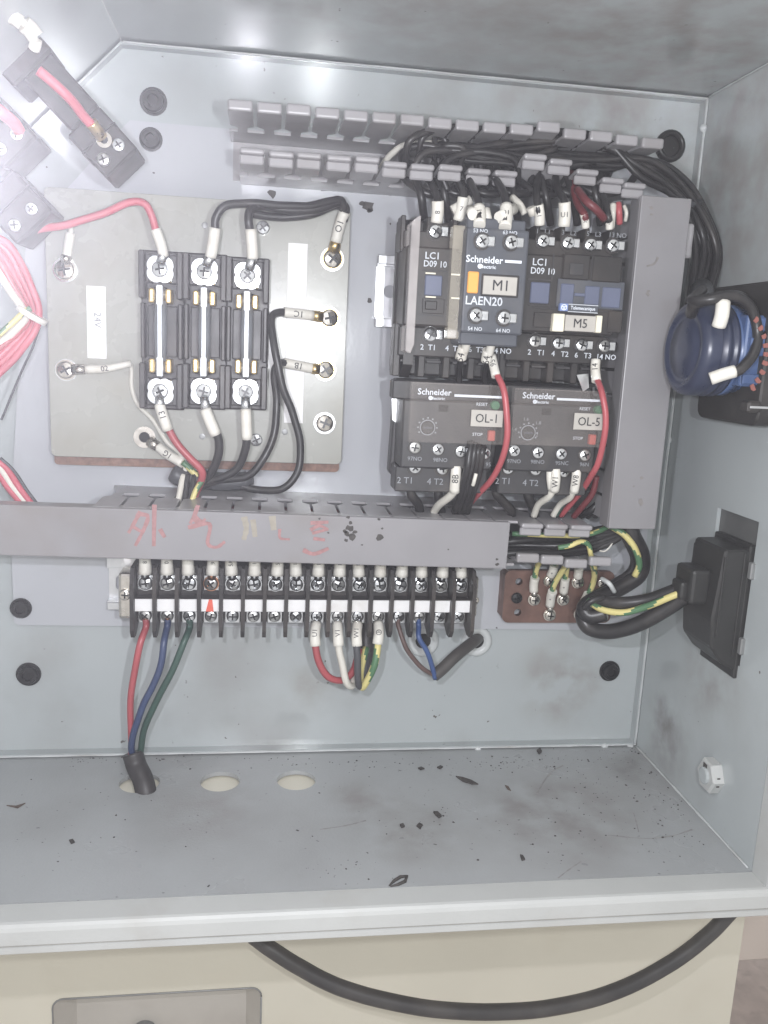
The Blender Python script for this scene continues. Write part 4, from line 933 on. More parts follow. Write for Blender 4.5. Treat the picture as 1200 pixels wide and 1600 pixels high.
# moulded seams and vents on the contactors
for t, xa, xb in ((c1, -166.8, -118.6), (c5, -117.2, -69.0)):
    for k in range(4):
        xm = xa + 6 + k * (xb - xa - 12) / 3
        build('vent', MB().box(xm - 3.4, xm + 3.4, -59.4, -58.2, W(800, 573, -58)[2], W(800, 569, -58)[2], 0.2), 'relay_plastic', t)
        build('terminal_window', MB().box(xm - 2.6, xm + 2.6, -58.6, -57.0, W(800, 566, -58)[2], W(800, 556, -58)[2], 0.2), 'hole_dark', t)
for u0, v0, u1, v1 in ((826, 436, 862, 438), (826, 476, 860, 478), (832, 484, 974, 485.2), (863, 396, 865, 440), (924, 398, 925.5, 442)):
    mb = MB(); pbox(mb, u0, v0, u1, v1, -72.35, -71.95, 0.05); build('seam', mb, 'relay_plastic', c5)
for u0, v0, u1, v1 in ((660, 422, 698, 423.5), (657, 492, 694, 493.2)):
    mb = MB(); pbox(mb, u0, v0, u1, v1, -72.35, -71.95, 0.05); build('seam', mb, 'relay_plastic', c1)
# ================================================================== wires of the fuse board
GW = 'wires on the laminate board'
def fz(i, k): return np.array([FH[i][3], -26.6, (FH[i][1] if k else FH[i][2])[2]])
wr = wire('red wire arching from the lower contact block to the left fuse holder', PP((40, 362, -44), (70, 356, -42), (110, 350, -36), (160, 334, -34), (200, 316, -34), (224, 317, -34), (236, 336, -33), (244, 362, -32)), 1.75, 'wire_pink', GW)
sleeve(PP((243, 358, -32), (251, 380, -31), (256, 400, -29)), 2.3, wr); ring_lug(fz(0, 1), 4.6, W(255, 398, -29), wr)
wr = wire('black jumper wire from the middle fuse holder along the top of the board', PP((336, 360, -31), (338, 338, -32), (352, 321, -32), (385, 317, -30), (430, 321, -28), (480, 323, -26), (515, 315, -24), (532, 312, -22), (538, 326, -20)), 1.95, 'wire_black', GW)
sleeve(PP((329, 402, -29), (333, 380, -30), (336, 356, -31)), 2.6, wr); ring_lug(fz(1, 1), 4.6, W(329, 400, -29), wr)
wr = wire('black jumper wire from the right fuse holder to the upper right board screw', PP((391, 362, -31), (389, 345, -32), (392, 328, -31), (410, 322, -28), (455, 329, -26), (500, 325, -24), (530, 316, -21), (540, 328, -18)), 1.95, 'wire_black', GW)
sleeve(PP((395, 404, -29), (394, 385, -30), (392, 358, -31)), 2.6, wr); ring_lug(fz(2, 1), 4.6, W(395, 402, -29), wr)
wire('black jumper wire sagging lowest of the three along the board top', PP((389, 330, -26), (400, 335, -25), (440, 339, -23), (490, 334, -22), (525, 322, -20), (540, 330, -17)), 1.95, 'wire_black', GW)
q = W(519, 405, -9)
wr = wire('short black wire end entering the upper right board screw', PP((534, 318, -20), (540, 326, -18), (537, 345, -15)), 2.0, 'wire_black', GW)
sleeve(PP((539, 330, -17), (531, 352, -14), (525, 378, -12)), 2.7, wr, 'O1'); ring_lug(q, 5.6, W(524, 380, -11), wr, 'brass')
# right screws
wr = wire('black wire looping from the board screw level with the top of the fuses', PP((452, 489, -13), (436, 489, -16), (424, 500, -20), (428, 540, -26), (441, 600, -27), (459, 650, -26), (469, 700, -26), (464, 740, -27), (440, 764, -27), (400, 764, -24), (350, 756, -22), (300, 762, -22), (284, 790, -22)), 1.95, 'wire_black', GW)
sleeve(PP((444, 488, -14), (465, 490, -13), (489, 493, -11)), 2.5, wr, '1C'); ring_lug(W(514, 497, -9), 5.2, W(488, 493, -10.5), wr, 'brass')
wr = wire('black wire turning down from the board screw at fuse bottom height', PP((452, 568, -13), (436, 568, -17), (429, 585, -20), (432, 630, -23), (428, 675, -24), (412, 715, -26), (385, 745, -26), (340, 752, -24), (302, 768, -22), (290, 792, -22)), 1.95, 'wire_black', GW)
sleeve(PP((443, 567, -14), (465, 571, -13), (490, 576, -11)), 2.5, wr, '1B'); ring_lug(W(508, 578, -9), 5.2, W(489, 576, -10.5), wr, 'brass')
# bottoms
wr = wire('red wire from the foot of the left fuse holder into the duct', PP((262, 668, -28), (275, 690, -28), (297, 716, -28), (316, 740, -27), (306, 770, -24), (300, 792, -24)), 1.9, 'wire_red', GW)
sleeve(PP((249, 632, -29), (254, 648, -30), (262, 672, -29)), 2.5, wr, '13'); ring_lug(fz(0, 0), 4.6, W(250, 634, -29), wr)
wr = wire('black wire from the foot of the middle fuse holder', PP((336, 672, -29), (343, 690, -28), (341, 715, -27), (326, 745, -25), (300, 765, -23), (292, 792, -22)), 2.1, 'wire_black', GW)
sleeve(PP((321, 640, -29), (328, 658, -30), (337, 679, -29)), 2.7, wr); ring_lug(fz(1, 0), 4.6, W(322, 642, -29), wr)
wr = wire('black wire from the foot of the right fuse holder', PP((385, 680, -29), (384, 700, -28), (372, 730, -26), (346, 748, -25), (305, 758, -23), (280, 792, -22)), 2.0, 'wire_black', GW)
sleeve(PP((384, 640, -29), (385, 660, -30), (386, 686, -29)), 2.6, wr); ring_lug(fz(2, 0), 4.6, W(384, 642, -29), wr)
wr = wire('green and yellow earth wire with a loose copper eye below the left fuse', PP((285, 722, -22), (300, 735, -22), (312, 750, -22), (300, 775, -22), (285, 792, -22)), 1.5, None, GW, True)
sleeve(PP((246, 697, -13), (265, 712, -17), (286, 724, -21)), 2.4, wr, '1G'); ring_lug(W(226, 683, -9.4), 5.4, W(245, 697, -13), wr, 'nickel'); build('board_hole', MB().lathe([(2.6, 0), (2.6, 0.1)], W(226, 683, -8.02), (0, -1, 0), 18), 'hole_dark', fb)
wr = wire('thin white wire from the lower left board screw passing behind the left fuse', PP((196, 569, -12), (206, 574, -10), (205, 605, -10), (214, 630, -11), (238, 656, -14), (262, 690, -18), (288, 720, -20), (290, 792, -20)), 1.15, 'wire_white', GW)
sleeve(PP((134, 577, -11), (165, 576, -12), (205, 568, -12)), 2.2, wr, '02', r1=1.5); ring_lug(W(104, 578, -9), 5.0, W(133, 577, -11), wr, 'nickel')
wr = wire('short white wire end dropping to the upper left board screw', PP((110, 350, -12), (110, 362, -13), (107, 385, -12)), 1.2, 'wire_white', GW)
sleeve(PP((110, 364, -13), (107, 382, -12), (104, 402, -10)), 2.2, wr); ring_lug(W(102, 422, -9), 5.0, W(104, 402, -10), wr, 'nickel')
bt = wire('dark bunched wires tied together below the laminate board', PP((268, 738, -20), (290, 748, -19), (330, 752, -20), (370, 752, -21), (395, 748, -22)), [3.5, 4.6] + [4.8] * 18 + [4.4] * 3 + [3.0] * 2, 'wire_grey', GW, cat='wire bundle', name='wire_bundle')
tie(W(315, 748, -21), 5.4, (1, 0, 0), bt, 'wire_black')
for i, (m_, u0, u1) in enumerate((('wire_white', 282, 276), ('wire_black', 290, 287), ('wire_black', 300, 296))):
    wire(('white wire dropping into the duct below the bunched board wires', 'black wire dropping into the duct below the white one', 'black wire dropping into the duct beside the earth wire')[i], PP((u0 + 4, 742, -22), (u0, 765, -26), (u1, 792, -30)), 1.5, m_, GW)
wire('green and yellow wire slanting into the duct under the tied bundle', PP((318, 748, -26), (306, 768, -28), (296, 792, -30)), 1.4, None, GW, True)
# dusty red wires seen through the duct slots
wire('red wire lying inside the long duct, seen through its slots', PP((300, 800, -16), (380, 796, -14), (460, 799, -14), (540, 803, -14), (620, 808, -14)), 2.0, 'wire_dark_red', 'wires inside the long duct')

# ================================================================== red bundle at the left edge
GL = 'red wires tied at the left edge'
for i, (dx, m_) in enumerate(((0, 'wire_pink'), (7, 'wire_pink'), (-7, 'wire_red'), (14, 'wire_pink'), (-13, 'wire_white'))):
    wire(['innermost red wire', 'second red wire', 'third red wire', 'outermost red wire', 'white wire'][i] + ' of the tied bundle bending at the left edge',
         PP((-30 + dx, 380 - dx, -46), (2 + dx, 398 - dx, -44), (30 + dx * .9, 445 - dx, -40 - i), (50 + dx * .8, 490 - dx * .2, -38 - i), (38 + dx * .8, 518 + dx * .5, -40 - i), (0 + dx * .8, 556 + dx, -44), (-40 + dx, 592 + dx, -46)), 1.7, m_, GW)
o = wire('green and yellow wire running beside the tied red bundle', PP((-20, 540, -50), (15, 508, -47), (36, 488, -46), (48, 482, -45)), 1.3, None, GW, True)
tie(W(50, 492, -42), 7.0, (0.6, 0, 1), o)
wire('thin grey tie tail hanging below the red bundle', PP((62, 512, -38), (48, 548, -34), (26, 600, -28), (2, 656, -26)), 0.55, 'wire_grey')
for i, (u0, u1, m_) in enumerate(((-4, 38, 'wire_pink'), (3, 46, 'wire_white'), (12, 54, 'wire_pink'), (20, 62, 'wire_grey'))):
    wire(['leftmost red wire', 'white wire', 'inner red wire', 'thin grey wire'][i] + ' slanting into the duct at the lower left', PP((u0 - 20, 716, -34), (u0, 735, -34), ((u0 + u1) / 2, 766, -36), (u1 + 6, 800, -38)), 1.7 if i < 3 else 0.9, m_, 'wires entering the duct at the lower left')
# wires on the upper contact block
wr = wire('red wire ending in a brass lug on top of the long contact block', PP((60, 110, -78), (90, 136, -76), (110, 156, -73), (130, 180, -69), (146, 198, -66)), 2.0, 'wire_pink')
sleeve(PP((142, 192, -67), (150, 202, -65), (158, 213, -62)), 2.6, wr, m='brass'); ring_lug(W(163, 219, -61.6), 3.2, W(157, 212, -62), wr, 'nickel')
wr = wire('white sleeved wire curving at the top left corner', PP((-30, 10, -90), (5, 20, -88), (30, 32, -86), (48, 46, -84), (54, 68, -82)), 1.6, 'wire_white')
sleeve(PP((4, 20, -88), (20, 27, -87), (34, 36, -86)), 2.6, wr); sleeve(PP((38, 38, -85.5), (48, 47, -84), (56, 58, -83)), 3.2, wr); sleeve(PP((56, 62, -83), (55, 70, -82), (53, 76, -81)), 2.2, wr)
wr = wire('pink wire crossing the left edge above the contact blocks', PP((-20, 160, -84), (4, 176, -82), (22, 192, -78), (30, 204, -74)), 2.4, 'wire_pink')

# ================================================================== wires over the contactors
GT = 'black wires laid in the upper duct'
random.seed(21)
base = [(632, 262, -40), (640, 236, -46), (690, 226, -44), (760, 232, -42), (850, 228, -42), (940, 236, -42), (1010, 262, -44), (1062, 300, -40), (1096, 350, -36), (1106, 400, -38), (1092, 470, -50)]
for i in range(11):
    pts = []; s = i / 10 - 0.5; ph = random.uniform(0, 6)
    for j, (u, v, y) in enumerate(base):
        if j == 0: u += i * 22; v += 10
        if j == 1: u += i * 20
        lane = s * (46 if j < 6 else (34 if j < 8 else 30))
        du, dv = (0, lane) if j < 6 else ((lane * .6, -lane * .6) if j < 8 else (lane, 0))
        pts.append((u + du + random.uniform(-4, 4), v + dv + 6 * math.sin(j * 1.3 + ph), y + (i % 4) * 4 - 4))
    wire('black wire number slot %d' % i, PP(*pts), random.choice([1.35, 1.5, 1.6]), 'wire_black', GT)['label'] = 'black wire in the thick bundle running right along the upper duct and down'
for i, pts in enumerate(([(628, 255, -34), (630, 238, -40), (660, 226, -44), (720, 240, -46), (800, 250, -46), (870, 232, -44)], [(655, 290, -46), (648, 262, -50), (668, 238, -50), (720, 233, -48), (800, 222, -46)],
                         [(700, 300, -52), (690, 262, -52), (730, 240, -50), (800, 240, -46), (860, 262, -44), (930, 252, -44)])):
    wire(['black wire making the left end loop of the upper duct', 'black wire looping up out of the M1 contactor into the duct', 'black wire weaving between the duct fingers above the M1 block'][i], PP(*pts), 1.6, 'wire_black')
wire('pale grey wire arching at the left end of the black wires', PP((596, 262, -24), (612, 240, -30), (640, 226, -34), (690, 226, -36), (740, 232, -36)), 1.5, 'wire_white')
tie(W(1098, 340, -38), 8.8, (0.4, 0, -1), bpy.data.objects.get('wire_bundle'), 'wire_grey') if False else None
# drops to the terminals: (terminal px, sleeve top px, duct px, text)
drops = [((682, 348, -62), (684, 314, -64), (672, 285, -52), (648, 255, -40), '8', 'top left terminal of contactor M1'),
         ((716, 345, -62), (724, 308, -64), (716, 285, -54), (690, 255, -42), '7', 'clear strip of contactor M1'),
         ((749, 352, -82), (748, 324, -76), (740, 296, -62), (722, 258, -44), '51', 'left terminal of the auxiliary block'),
         ((789, 356, -82), (791, 322, -76), (782, 292, -62), (762, 262, -44), '01', 'right terminal of the auxiliary block'),
         ((843, 352, -62), (841, 320, -64), (838, 296, -54), (846, 262, -42), '1', 'first upper terminal of contactor M5'),
         ((881, 354, -62), (882, 316, -64), (872, 296, -54), (866, 262, -42), 'U1', 'second upper terminal of contactor M5'),
         ((915, 356, -62), (912, 334, -64), (900, 312, -56), (892, 270, -44), '3', 'third upper terminal of contactor M5'),
         ((952, 358, -62), (950, 336, -64), (944, 310, -56), (925, 275, -46), '5', 'fourth upper terminal of contactor M5')]
for k, (a, b, c, d, s_, where) in enumerate(drops):
    m_ = 'wire_dark_red' if k == 6 else 'wire_black'
    wr = wire(('dark red' if k == 6 else 'black') + ' wire with a white sleeve at the ' + where, PP((a[0], a[1] - 8, a[2]), b, c, d), 1.7, m_, 'sleeved wires on the contactors')
    rr = [2.7, 2.5, 2.6, 2.7, 2.3, 2.7, 1.8, 1.7][k]
    mid = ((a[0] + b[0]) / 2 + 1, (a[1] + b[1]) / 2, (a[2] + b[2]) / 2)
    sleeve(PP(a, mid, (b[0], b[1], b[2])), rr, wr, s_, size=rr * 1.15, turn=(k % 2 == 0))
    if k in (1, 2, 3, 4): # a second, skewed sleeve behind
        sleeve(PP((a[0] - 10, a[1] - 16, a[2] + 1), (b[0] - 12 + 8 * (k % 2) * 3, b[1] + 4, b[2] + 2)), rr * .85, wr)
    if k == 2: sleeve(PP((762, 348, -76), (758, 328, -74)), 2.2, wr)
for i, (u, dv) in enumerate(((660, 6), (698, 0), (806, 6), (856, 4), (898, 4), (934, 2))):
    wire(['behind the first sleeve', 'between the two M1 sleeves', 'right of the auxiliary block', 'between the first M5 sleeves', 'above the blue windows', 'nearest the upright duct'][i].join(['black unsleeved wire dropping from the duct ', '']), PP((u + 4, 350, -44), (u, 320, -50), (u - 6, 290 + dv, -50), (u - 20, 255, -40)), 1.9, 'wire_black', 'unsleeved wires above the contactors')
random.seed(5)
for i in range(7):
    u = 640 + 44 * i
    wire('x', PP((u - 16, 268, -34), (u + 4, 290, -46), (u + 34, 304, -50), (u + 70, 296, -44), (u + 92, 270, -34)), 1.8, 'wire_black', 'black wires sagging above the contactors')['label'] = 'black wire sagging in a shallow arc %s' % ['over the first sleeve of contactor M1', 'between the first two sleeves of contactor M1', 'over the left sleeve of the auxiliary block', 'over the right sleeve of the auxiliary block', 'over the first sleeve of contactor M5', 'over the U1 sleeve of contactor M5', 'beside the dark red wire'][i]
wr = wire('slanting dark red wire in front of the upper M5 terminals', PP((902, 296, -56), (914, 312, -66), (930, 326, -68), (944, 342, -64)), 1.8, 'wire_dark_red')
wr = wire('bright red wire stub beside the fourth upper M5 terminal', PP((966, 318, -58), (968, 330, -60), (968, 350, -58)), 1.5, 'wire_red')
wr = wire('pale grey wire beside the upright duct cover', PP((958, 320, -58), (957, 336, -60), (955, 356, -58)), 1.6, 'wire_white')
wr = wire('white wire stub standing left of the upright duct cover', PP((975, 322, -56), (979, 332, -58), (977, 345, -56)), 0.9, 'wire_white')
wr = wire('white wire slanting between auxiliary block and contactor M5', PP((800, 308, -54), (812, 320, -58), (820, 334, -58)), 1.6, 'wire_white')
# lower ends on M1
for k, (a, b, c) in enumerate((((723, 556, -66), (728, 540, -70), (734, 520, -76)), ((763, 560, -66), (766, 545, -70), (772, 522, -76)))):
    wr = wire(('black wire hooked under the left foot of the auxiliary block', 'black wire hooked under the right foot of the auxiliary block')[k], PP((c[0] - 1, c[1] - 4, -77), c, b, a, (a[0] - 6, a[1] + 22, -56), (a[0] - 4, a[1] + 60, -50)), 1.5, 'wire_black')
    sleeve(PP(c, b, (b[0] - 2, b[1] + 8, -68)), 1.9, wr); sleeve(PP((b[0] - 3, b[1] + 2, -68), (a[0] - 2, a[1] - 2, -66), (a[0] - 3, a[1] + 4, -65)), 2.6, wr, '54' if k == 0 else '64')
# red wires in front of the relays
wr = wire('red wire running down over the right edge of relay OL-1', PP((775, 582, -68), (785, 606, -73), (791, 640, -75), (792, 680, -75), (784, 720, -72), (768, 750, -66), (752, 768, -58), (738, 782, -48), (726, 800, -40)), 1.5, 'wire_red')
sleeve(PP((768, 556, -64), (771, 570, -66), (775, 588, -69)), 2.1, wr, '95')
wr = wire('red wire running down over the right edge of relay OL-5', PP((932, 590, -66), (940, 615, -73), (946, 650, -75), (944, 690, -74), (933, 728, -70), (918, 752, -62), (898, 780, -50), (876, 806, -42)), 1.5, 'wire_red')
sleeve(PP((931, 562, -63), (930, 576, -64), (932, 596, -67)), 2.2, wr, '14')
wire('dark red wire turning under relay OL-5 towards the duct', PP((932, 744, -52), (926, 770, -50), (910, 792, -46), (896, 808, -42)), 1.6, 'wire_dark_red')
# white tails at the relay feet
wr = wire('white wire leaving relay OL-1 to the left into the duct', PP((712, 762, -62), (704, 774, -58), (688, 786, -50), (678, 800, -42)), 2.0, 'wire_white')
sleeve(PP((713, 728, -64), (712, 745, -64), (710, 768, -61)), 2.5, wr, '8B')
wr = wire('white wire leaving relay OL-5 with two sleeves, curving left', PP((866, 762, -62), (858, 776, -58), (842, 788, -50), (834, 806, -44)), 1.7, 'wire_white')
sleeve(PP((860, 732, -63), (860, 748, -63), (862, 764, -61)), 1.9, wr); sleeve(PP((868, 733, -64.5), (868, 750, -65), (866, 766, -62)), 2.3, wr, 'W1')
wr = wire('white wire leaving relay OL-5 nearest the upright duct', PP((897, 764, -62), (890, 778, -56), (876, 788, -48), (864, 806, -44)), 1.6, 'wire_white')
sleeve(PP((901, 734, -64), (900, 748, -64), (897, 768, -61)), 2.2, wr, 'W8')
wire('grey wire loop showing between the white wires under relay OL-5', PP((848, 776, -40), (836, 774, -42), (829, 786, -44), (832, 806, -42)), 1.5, 'wire_grey')
wire('green wire slanting into the duct beside the red one', PP((892, 776, -52), (880, 788, -48), (868, 806, -44)), 1.4, 'wire_green')
GB = 'flat black wires from the relay feet'
for i, (p, q_) in enumerate((((642, 768), (656, 800)), ((684, 768), (690, 800)), ((776, 768), (800, 806)), ((824, 770), (836, 806)))):
    wire(['leftmost black wire below relay OL-1', 'second black wire below relay OL-1, beside the white tail', 'leftmost black wire below relay OL-5', 'second black wire below relay OL-5'][i] + ', entering the duct', PP((p[0], p[1] - 6, -48), (p[0] + 1, p[1] + 6, -48), (q_[0] - 3, q_[1] - 12, -44), (q_[0], q_[1], -40)), 2.3, 'wire_black', GB)
for i in range(4):
    u = 728 + i * 6.5
    wire(['leftmost', 'second', 'third', 'rightmost'][i] + ' black wire of the four hanging down the middle of relay OL-1', PP((u + 8, 690 + 3 * i, -67), (u + 6, 708, -69), (u + 2, 735, -69 + i), (u - 6, 765, -62), (u - 18, 800, -44)), 1.7, 'wire_black', 'black wires down the middle of relay OL-1')
wire('white wire stub among the black wires of relay OL-1', PP((744, 740, -70), (742, 750, -70), (739, 758, -68)), 0.9, 'wire_white')
for i in range(3):
    wire(['innermost', 'middle', 'outermost'][i] + ' black wire of three curving from the relay foot behind the upright duct', PP((905 + 12 * i, 806, -30), (925 + 10 * i, 796 - 4 * i, -36), (944 + 4 * i, 770 - 6 * i, -36), (946 + 5 * i, 745, -30)), 2.0, 'wire_black', 'black wires curving behind the upright duct')

# ================================================================== terminal strip wires
GS = 'sleeved wires entering the terminal strip from above'
txts = ['8', '0', '', '9', '5A', '1', '5', '1', '1', '1', '1', '+', '8', '8', '4', '4A']
random.seed(9)
desc = ['first', 'second', 'third', 'fourth', 'fifth', 'sixth', 'seventh', 'eighth', 'ninth', 'tenth', 'eleventh', 'twelfth', 'thirteenth', 'fourteenth', 'fifteenth', 'last']
for k, x in enumerate(TX):
    lean = random.uniform(-1.2, 1.2)
    wr = wire('white sleeved wire in the %s top terminal from the left of the strip' % desc[k], [np.array((x + lean, -24.5, zs_t + 6)), np.array((x + lean * 1.5, -25.5, zs_t + 16)), np.array((x + lean * 2, -27, zs_t + 30)), np.array((x + lean * 2, -27, zs_t + 38))], 1.5, 'wire_black', GS)
    sleeve([(x + lean * .6, -24.7, zs_t + 5.2), (x + lean, -25, zs_t + 12), (x + lean * 1.4, -25.6, zs_t + 21)], 3.5, wr, txts[k] or None, r1=2.2, size=2.9)
    ring_lug(np.array([x, -23.5, zs_t]), 3.9, np.array([x + lean * .4, -24.6, zs_t + 6.4]), wr, ['zinc', 'nickel', 'zinc', 'copper', 'zinc'][k % 5] if k in (3, 5, 7, 9) else 'zinc')
def low(k, dz=-4.5): return np.array([TX[k], -24.5, zs_b + dz])
# supply cable through the floor hole
HC = WZ(235, 1238, -1)
GC = 'cores of the supply cable'
endp = W(212, 1180, -24)
for k, m_, r, pts, lab_ in ((0, 'wire_red', 1.75, [(217, 1010, -30), (207, 1070, -30), (204, 1110, -28), (206, 1160, -26)], 'red core of the supply cable in the first bottom terminal'),
                      (1, 'wire_blue', 1.75, [(256, 1005, -31), (248, 1050, -33), (228, 1095, -33), (213, 1130, -30), (205, 1165, -27)], 'blue core of the supply cable in the second bottom terminal'),
                      (2, 'wire_green', 1.75, [(288, 1003, -31), (266, 1056, -32), (240, 1105, -30), (225, 1140, -27), (219, 1172, -25)], 'green core of the supply cable in the third bottom terminal')):
    P0 = [low(k, -1.5), low(k, -6)] + PP(*pts) + [W(210 + 5 * (k - 1), 1190, -25)]
    wr = wire(lab_, P0, r, m_, GC)
    build('bare_end', MB().tube([low(k, -1.0), low(k, -5.8)], 1.2, 8), 'copper' if k < 2 else 'zinc', wr)
wire('dark grey sheathed supply cable passing through the left floor hole', [W(207, 1176, -25), W(213, 1196, -27), W(222, 1216, -32), np.array([HC[0] - 1.5, HC[1], -4]), np.array([HC[0] + 4, HC[1] - 2, -25]), np.array([HC[0] + 6, HC[1] - 2, -60])], 5.3, 'sheath', None, cat='cable', name='cable', n=16)
# motor cable U1 V1 W1 and earth
GM = 'cores of the motor cable'
for k, m_, s_, px, lab_ in ((8, 'wire_red', 'U1', [(493, 1010, -30), (499, 1036, -31), (514, 1058, -30), (534, 1062, -26), (552, 1046, -22), (562, 1015, -14)], 'red motor wire in the sleeve marked U1'),
                      (9, 'wire_white', 'V1', [(529, 1014, -30), (535, 1040, -31), (542, 1066, -30), (551, 1071, -26), (556, 1050, -20), (566, 1015, -12)], 'white motor wire in the sleeve marked V1'),
                      (10, 'wire_grey', 'W1', [(558, 1014, -31), (559, 1040, -32), (560, 1068, -31), (565, 1070, -26), (570, 1050, -20), (571, 1015, -12)], 'dark motor wire in the sleeve marked W1')):
    wr = wire(lab_, [low(k), W(px[0][0], 985, -28)] + PP(*px), 1.9, m_, GM)
    sleeve([low(k, -3.6), W(px[0][0] - 1, 990, -28.5), W(px[0][0], 1009, -30)], 2.75, wr, s_, size=3.6); ring_lug(np.array([TX[k], -23.5, zs_b]), 3.4, low(k, -4.6), wr)
wr = wire('green and yellow motor earth wire in the sleeve with the earth sign', [low(11), W(592, 985, -28)] + PP((590, 1012, -30), (585, 1040, -32), (573, 1066, -31), (565, 1074, -28), (563, 1050, -22), (572, 1012, -14)), 1.9, None, GM, True)
sl_ = sleeve([low(11, -3.6), W(592, 988, -28.5), W(590, 1006, -30)], 2.75, wr); ring_lug(np.array([TX[11], -23.5, zs_b]), 3.4, low(11, -4.6), wr)
q = W(592, 988, -31.8); mb = MB()._ring(q, 1.5, 1.2, q[1], q[1] + .1, 16, 0); mb.box(q[0] - .9, q[0] + .9, q[1], q[1] + .1, q[2] - .12, q[2] + .12).box(q[0] - .12, q[0] + .12, q[1], q[1] + .1, q[2] - .1, q[2] + .9); build('earth_sign', mb, 'ink', sl_)
wire('black sheath of the motor cable rising behind the terminal strip', PP((571, 1044, -14), (572, 1010, -8), (571, 975, -2)), 4.6, 'cable_black', None, cat='cable', name='cable', n=14)
# brown / blue pair
GP = 'cores of the thin black cable'
wire('brown wire from the thirteenth bottom terminal to the black cable', [low(12, -1), low(12, -5)] + PP((634, 1012, -28), (655, 1038, -26), (676, 1054, -22), (684, 1058, -20)), 1.25, 'wire_brown', GP)
wire('blue wire from the fourteenth bottom terminal to the black cable', [low(13, -1), low(13, -5)] + PP((654, 996, -29), (667, 1016, -28), (675, 1040, -25), (680, 1060, -22)), 1.4, 'wire_bright_blue', GP)
wire('thick black cable from the right grommet to the brown and blue wires', PP((678, 1056, -21), (690, 1046, -19), (715, 1022, -13), (738, 1004, -3), (748, 996, 8)), 3.3, 'cable_black', None, cat='cable', name='cable', n=14)

# ================================================================== earth wires and right-hand cables
GE = 'earth wires on the copper bar'
for i, (sc, pts, stripe) in enumerate((((834, 936), [(834, 912, -11), (838, 893, -13), (846, 870, -20), (850, 850, -30)], True), ((858, 907), [(864, 892, -12), (868, 874, -14), (866, 850, -24)], True), ((858, 960), [(861, 932, -13), (866, 915, -16), (880, 890, -22), (896, 868, -30)], True),
                           ((879, 936), [(882, 914, -12), (884, 895, -14), (890, 870, -22)], True), ((902, 909), [(904, 894, -12), (905, 880, -14), (905, 860, -24)], False), ((905, 959), [(914, 938, -13), (924, 918, -16), (929, 896, -22), (922, 868, -32), (914, 850, -38)], True))):
    wr = wire(['earth wire on the leftmost low screw of the copper bar', 'earth wire on the upper left screw of the copper bar', 'earth wire on the bottom left screw of the copper bar', 'earth wire on the middle screw of the copper bar', 'black wire on the upper right screw of the copper bar', 'earth wire on the bottom right screw of the copper bar'][i],
              PP(*pts), 1.6, 'wire_black', GE, stripe)
    c_ = W(sc[0], sc[1], -9); ring_lug(c_, 3.6, W(sc[0] + (pts[0][0] - sc[0]) * .35, sc[1] + (pts[0][1] - sc[1]) * .45, -10), wr, 'nickel')
    a = W(sc[0] + (pts[0][0] - sc[0]) * .4, sc[1] + (pts[0][1] - sc[1]) * .5, -10.2); b = W(*pts[0]); c2 = W((pts[0][0] + pts[1][0]) / 2, (pts[0][1] + pts[1][1]) / 2, pts[1][2] + .5)
    sleeve([a, b, c2] , 2.5, wr, '+' if i in (1, 2, 3) else None, size=2.6)
# black runs in the open end of the long duct
GD = 'black wires in the open end of the long duct'
random.seed(12)
for i in range(7):
    v = 834 + i * 5.5
    wire(['topmost', 'second', 'third', 'middle', 'fifth', 'sixth', 'lowest'][i] + ' black wire stretched inside the open end of the long duct', PP((770, v + 4, -34 - (i % 3) * 5), (820, v + 2 + random.uniform(-3, 3), -36 - (i % 3) * 5), (880, v + random.uniform(-3, 3), -38 - (i % 2) * 5), (935, v - 6 - i, -40), (975, 818 + i * 2, -40), (985 + i, 770, -34)), 1.9, 'wire_black', GD)
wire('green and yellow wire along the top of the open duct end', PP((800, 834, -44), (850, 836, -48), (905, 836, -48), (940, 828, -46), (962, 812, -40)), 1.3, None, None, True)
wire('green and yellow wire coiled among the black duct wires', PP((872, 856, -52), (890, 852, -53), (905, 846, -53), (918, 850, -52), (924, 868, -50), (930, 890, -40)), 1.3, None, None, True)
wire('thin clear tie loop behind the open duct end', PP((930, 858, -40), (945, 862, -42), (956, 850, -42), (958, 838, -40), (948, 834, -38)), 0.45, 'sleeve_white')
GR = 'black cables looping at the lower right'
wire('black cable curving from the upright duct down to the earth bar', PP((978, 800, -44), (988, 835, -46), (1003, 868, -44), (1000, 896, -42), (978, 914, -42), (945, 930, -44), (920, 942, -46), (913, 952, -46), (922, 962, -48), (946, 958, -50)), 4.2, 'wire_black', GR, cat='cable', name='cable', n=14)
wire('second black cable hugging the inside of the first curve', PP((962, 800, -42), (978, 838, -42), (992, 872, -40), (984, 896, -38), (955, 915, -38), (930, 930, -40)), 2.6, 'wire_black', GR, cat='cable', name='cable')
wire('green and yellow wire curving beside the black cable to the earth bar', PP((955, 822, -44), (975, 836, -48), (992, 858, -49), (999, 882, -48), (992, 900, -46)), 1.7, None, None, True)
wire('upper black cable of the loop into the inlet socket', PP((916, 946, -46), (935, 938, -50), (970, 942, -58), (1010, 938, -64), (1045, 926, -70), (1078, 912, -75), (1092, 906, -76)), 3.2, 'wire_black', GR, cat='cable', name='cable', n=12)
wire('lower black cable of the loop into the inlet socket', PP((918, 944, -42), (910, 962, -44), (922, 982, -48), (960, 986, -56), (1005, 972, -64), (1045, 948, -70), (1078, 924, -75), (1094, 912, -76)), 3.9, 'wire_black', GR, cat='cable', name='cable', n=12)
wire('green and yellow wire in the cable loop to the inlet socket', PP((918, 938, -48), (940, 952, -54), (975, 958, -62), (1010, 948, -68), (1045, 934, -74), (1075, 922, -78)), 1.7, None, None, True)
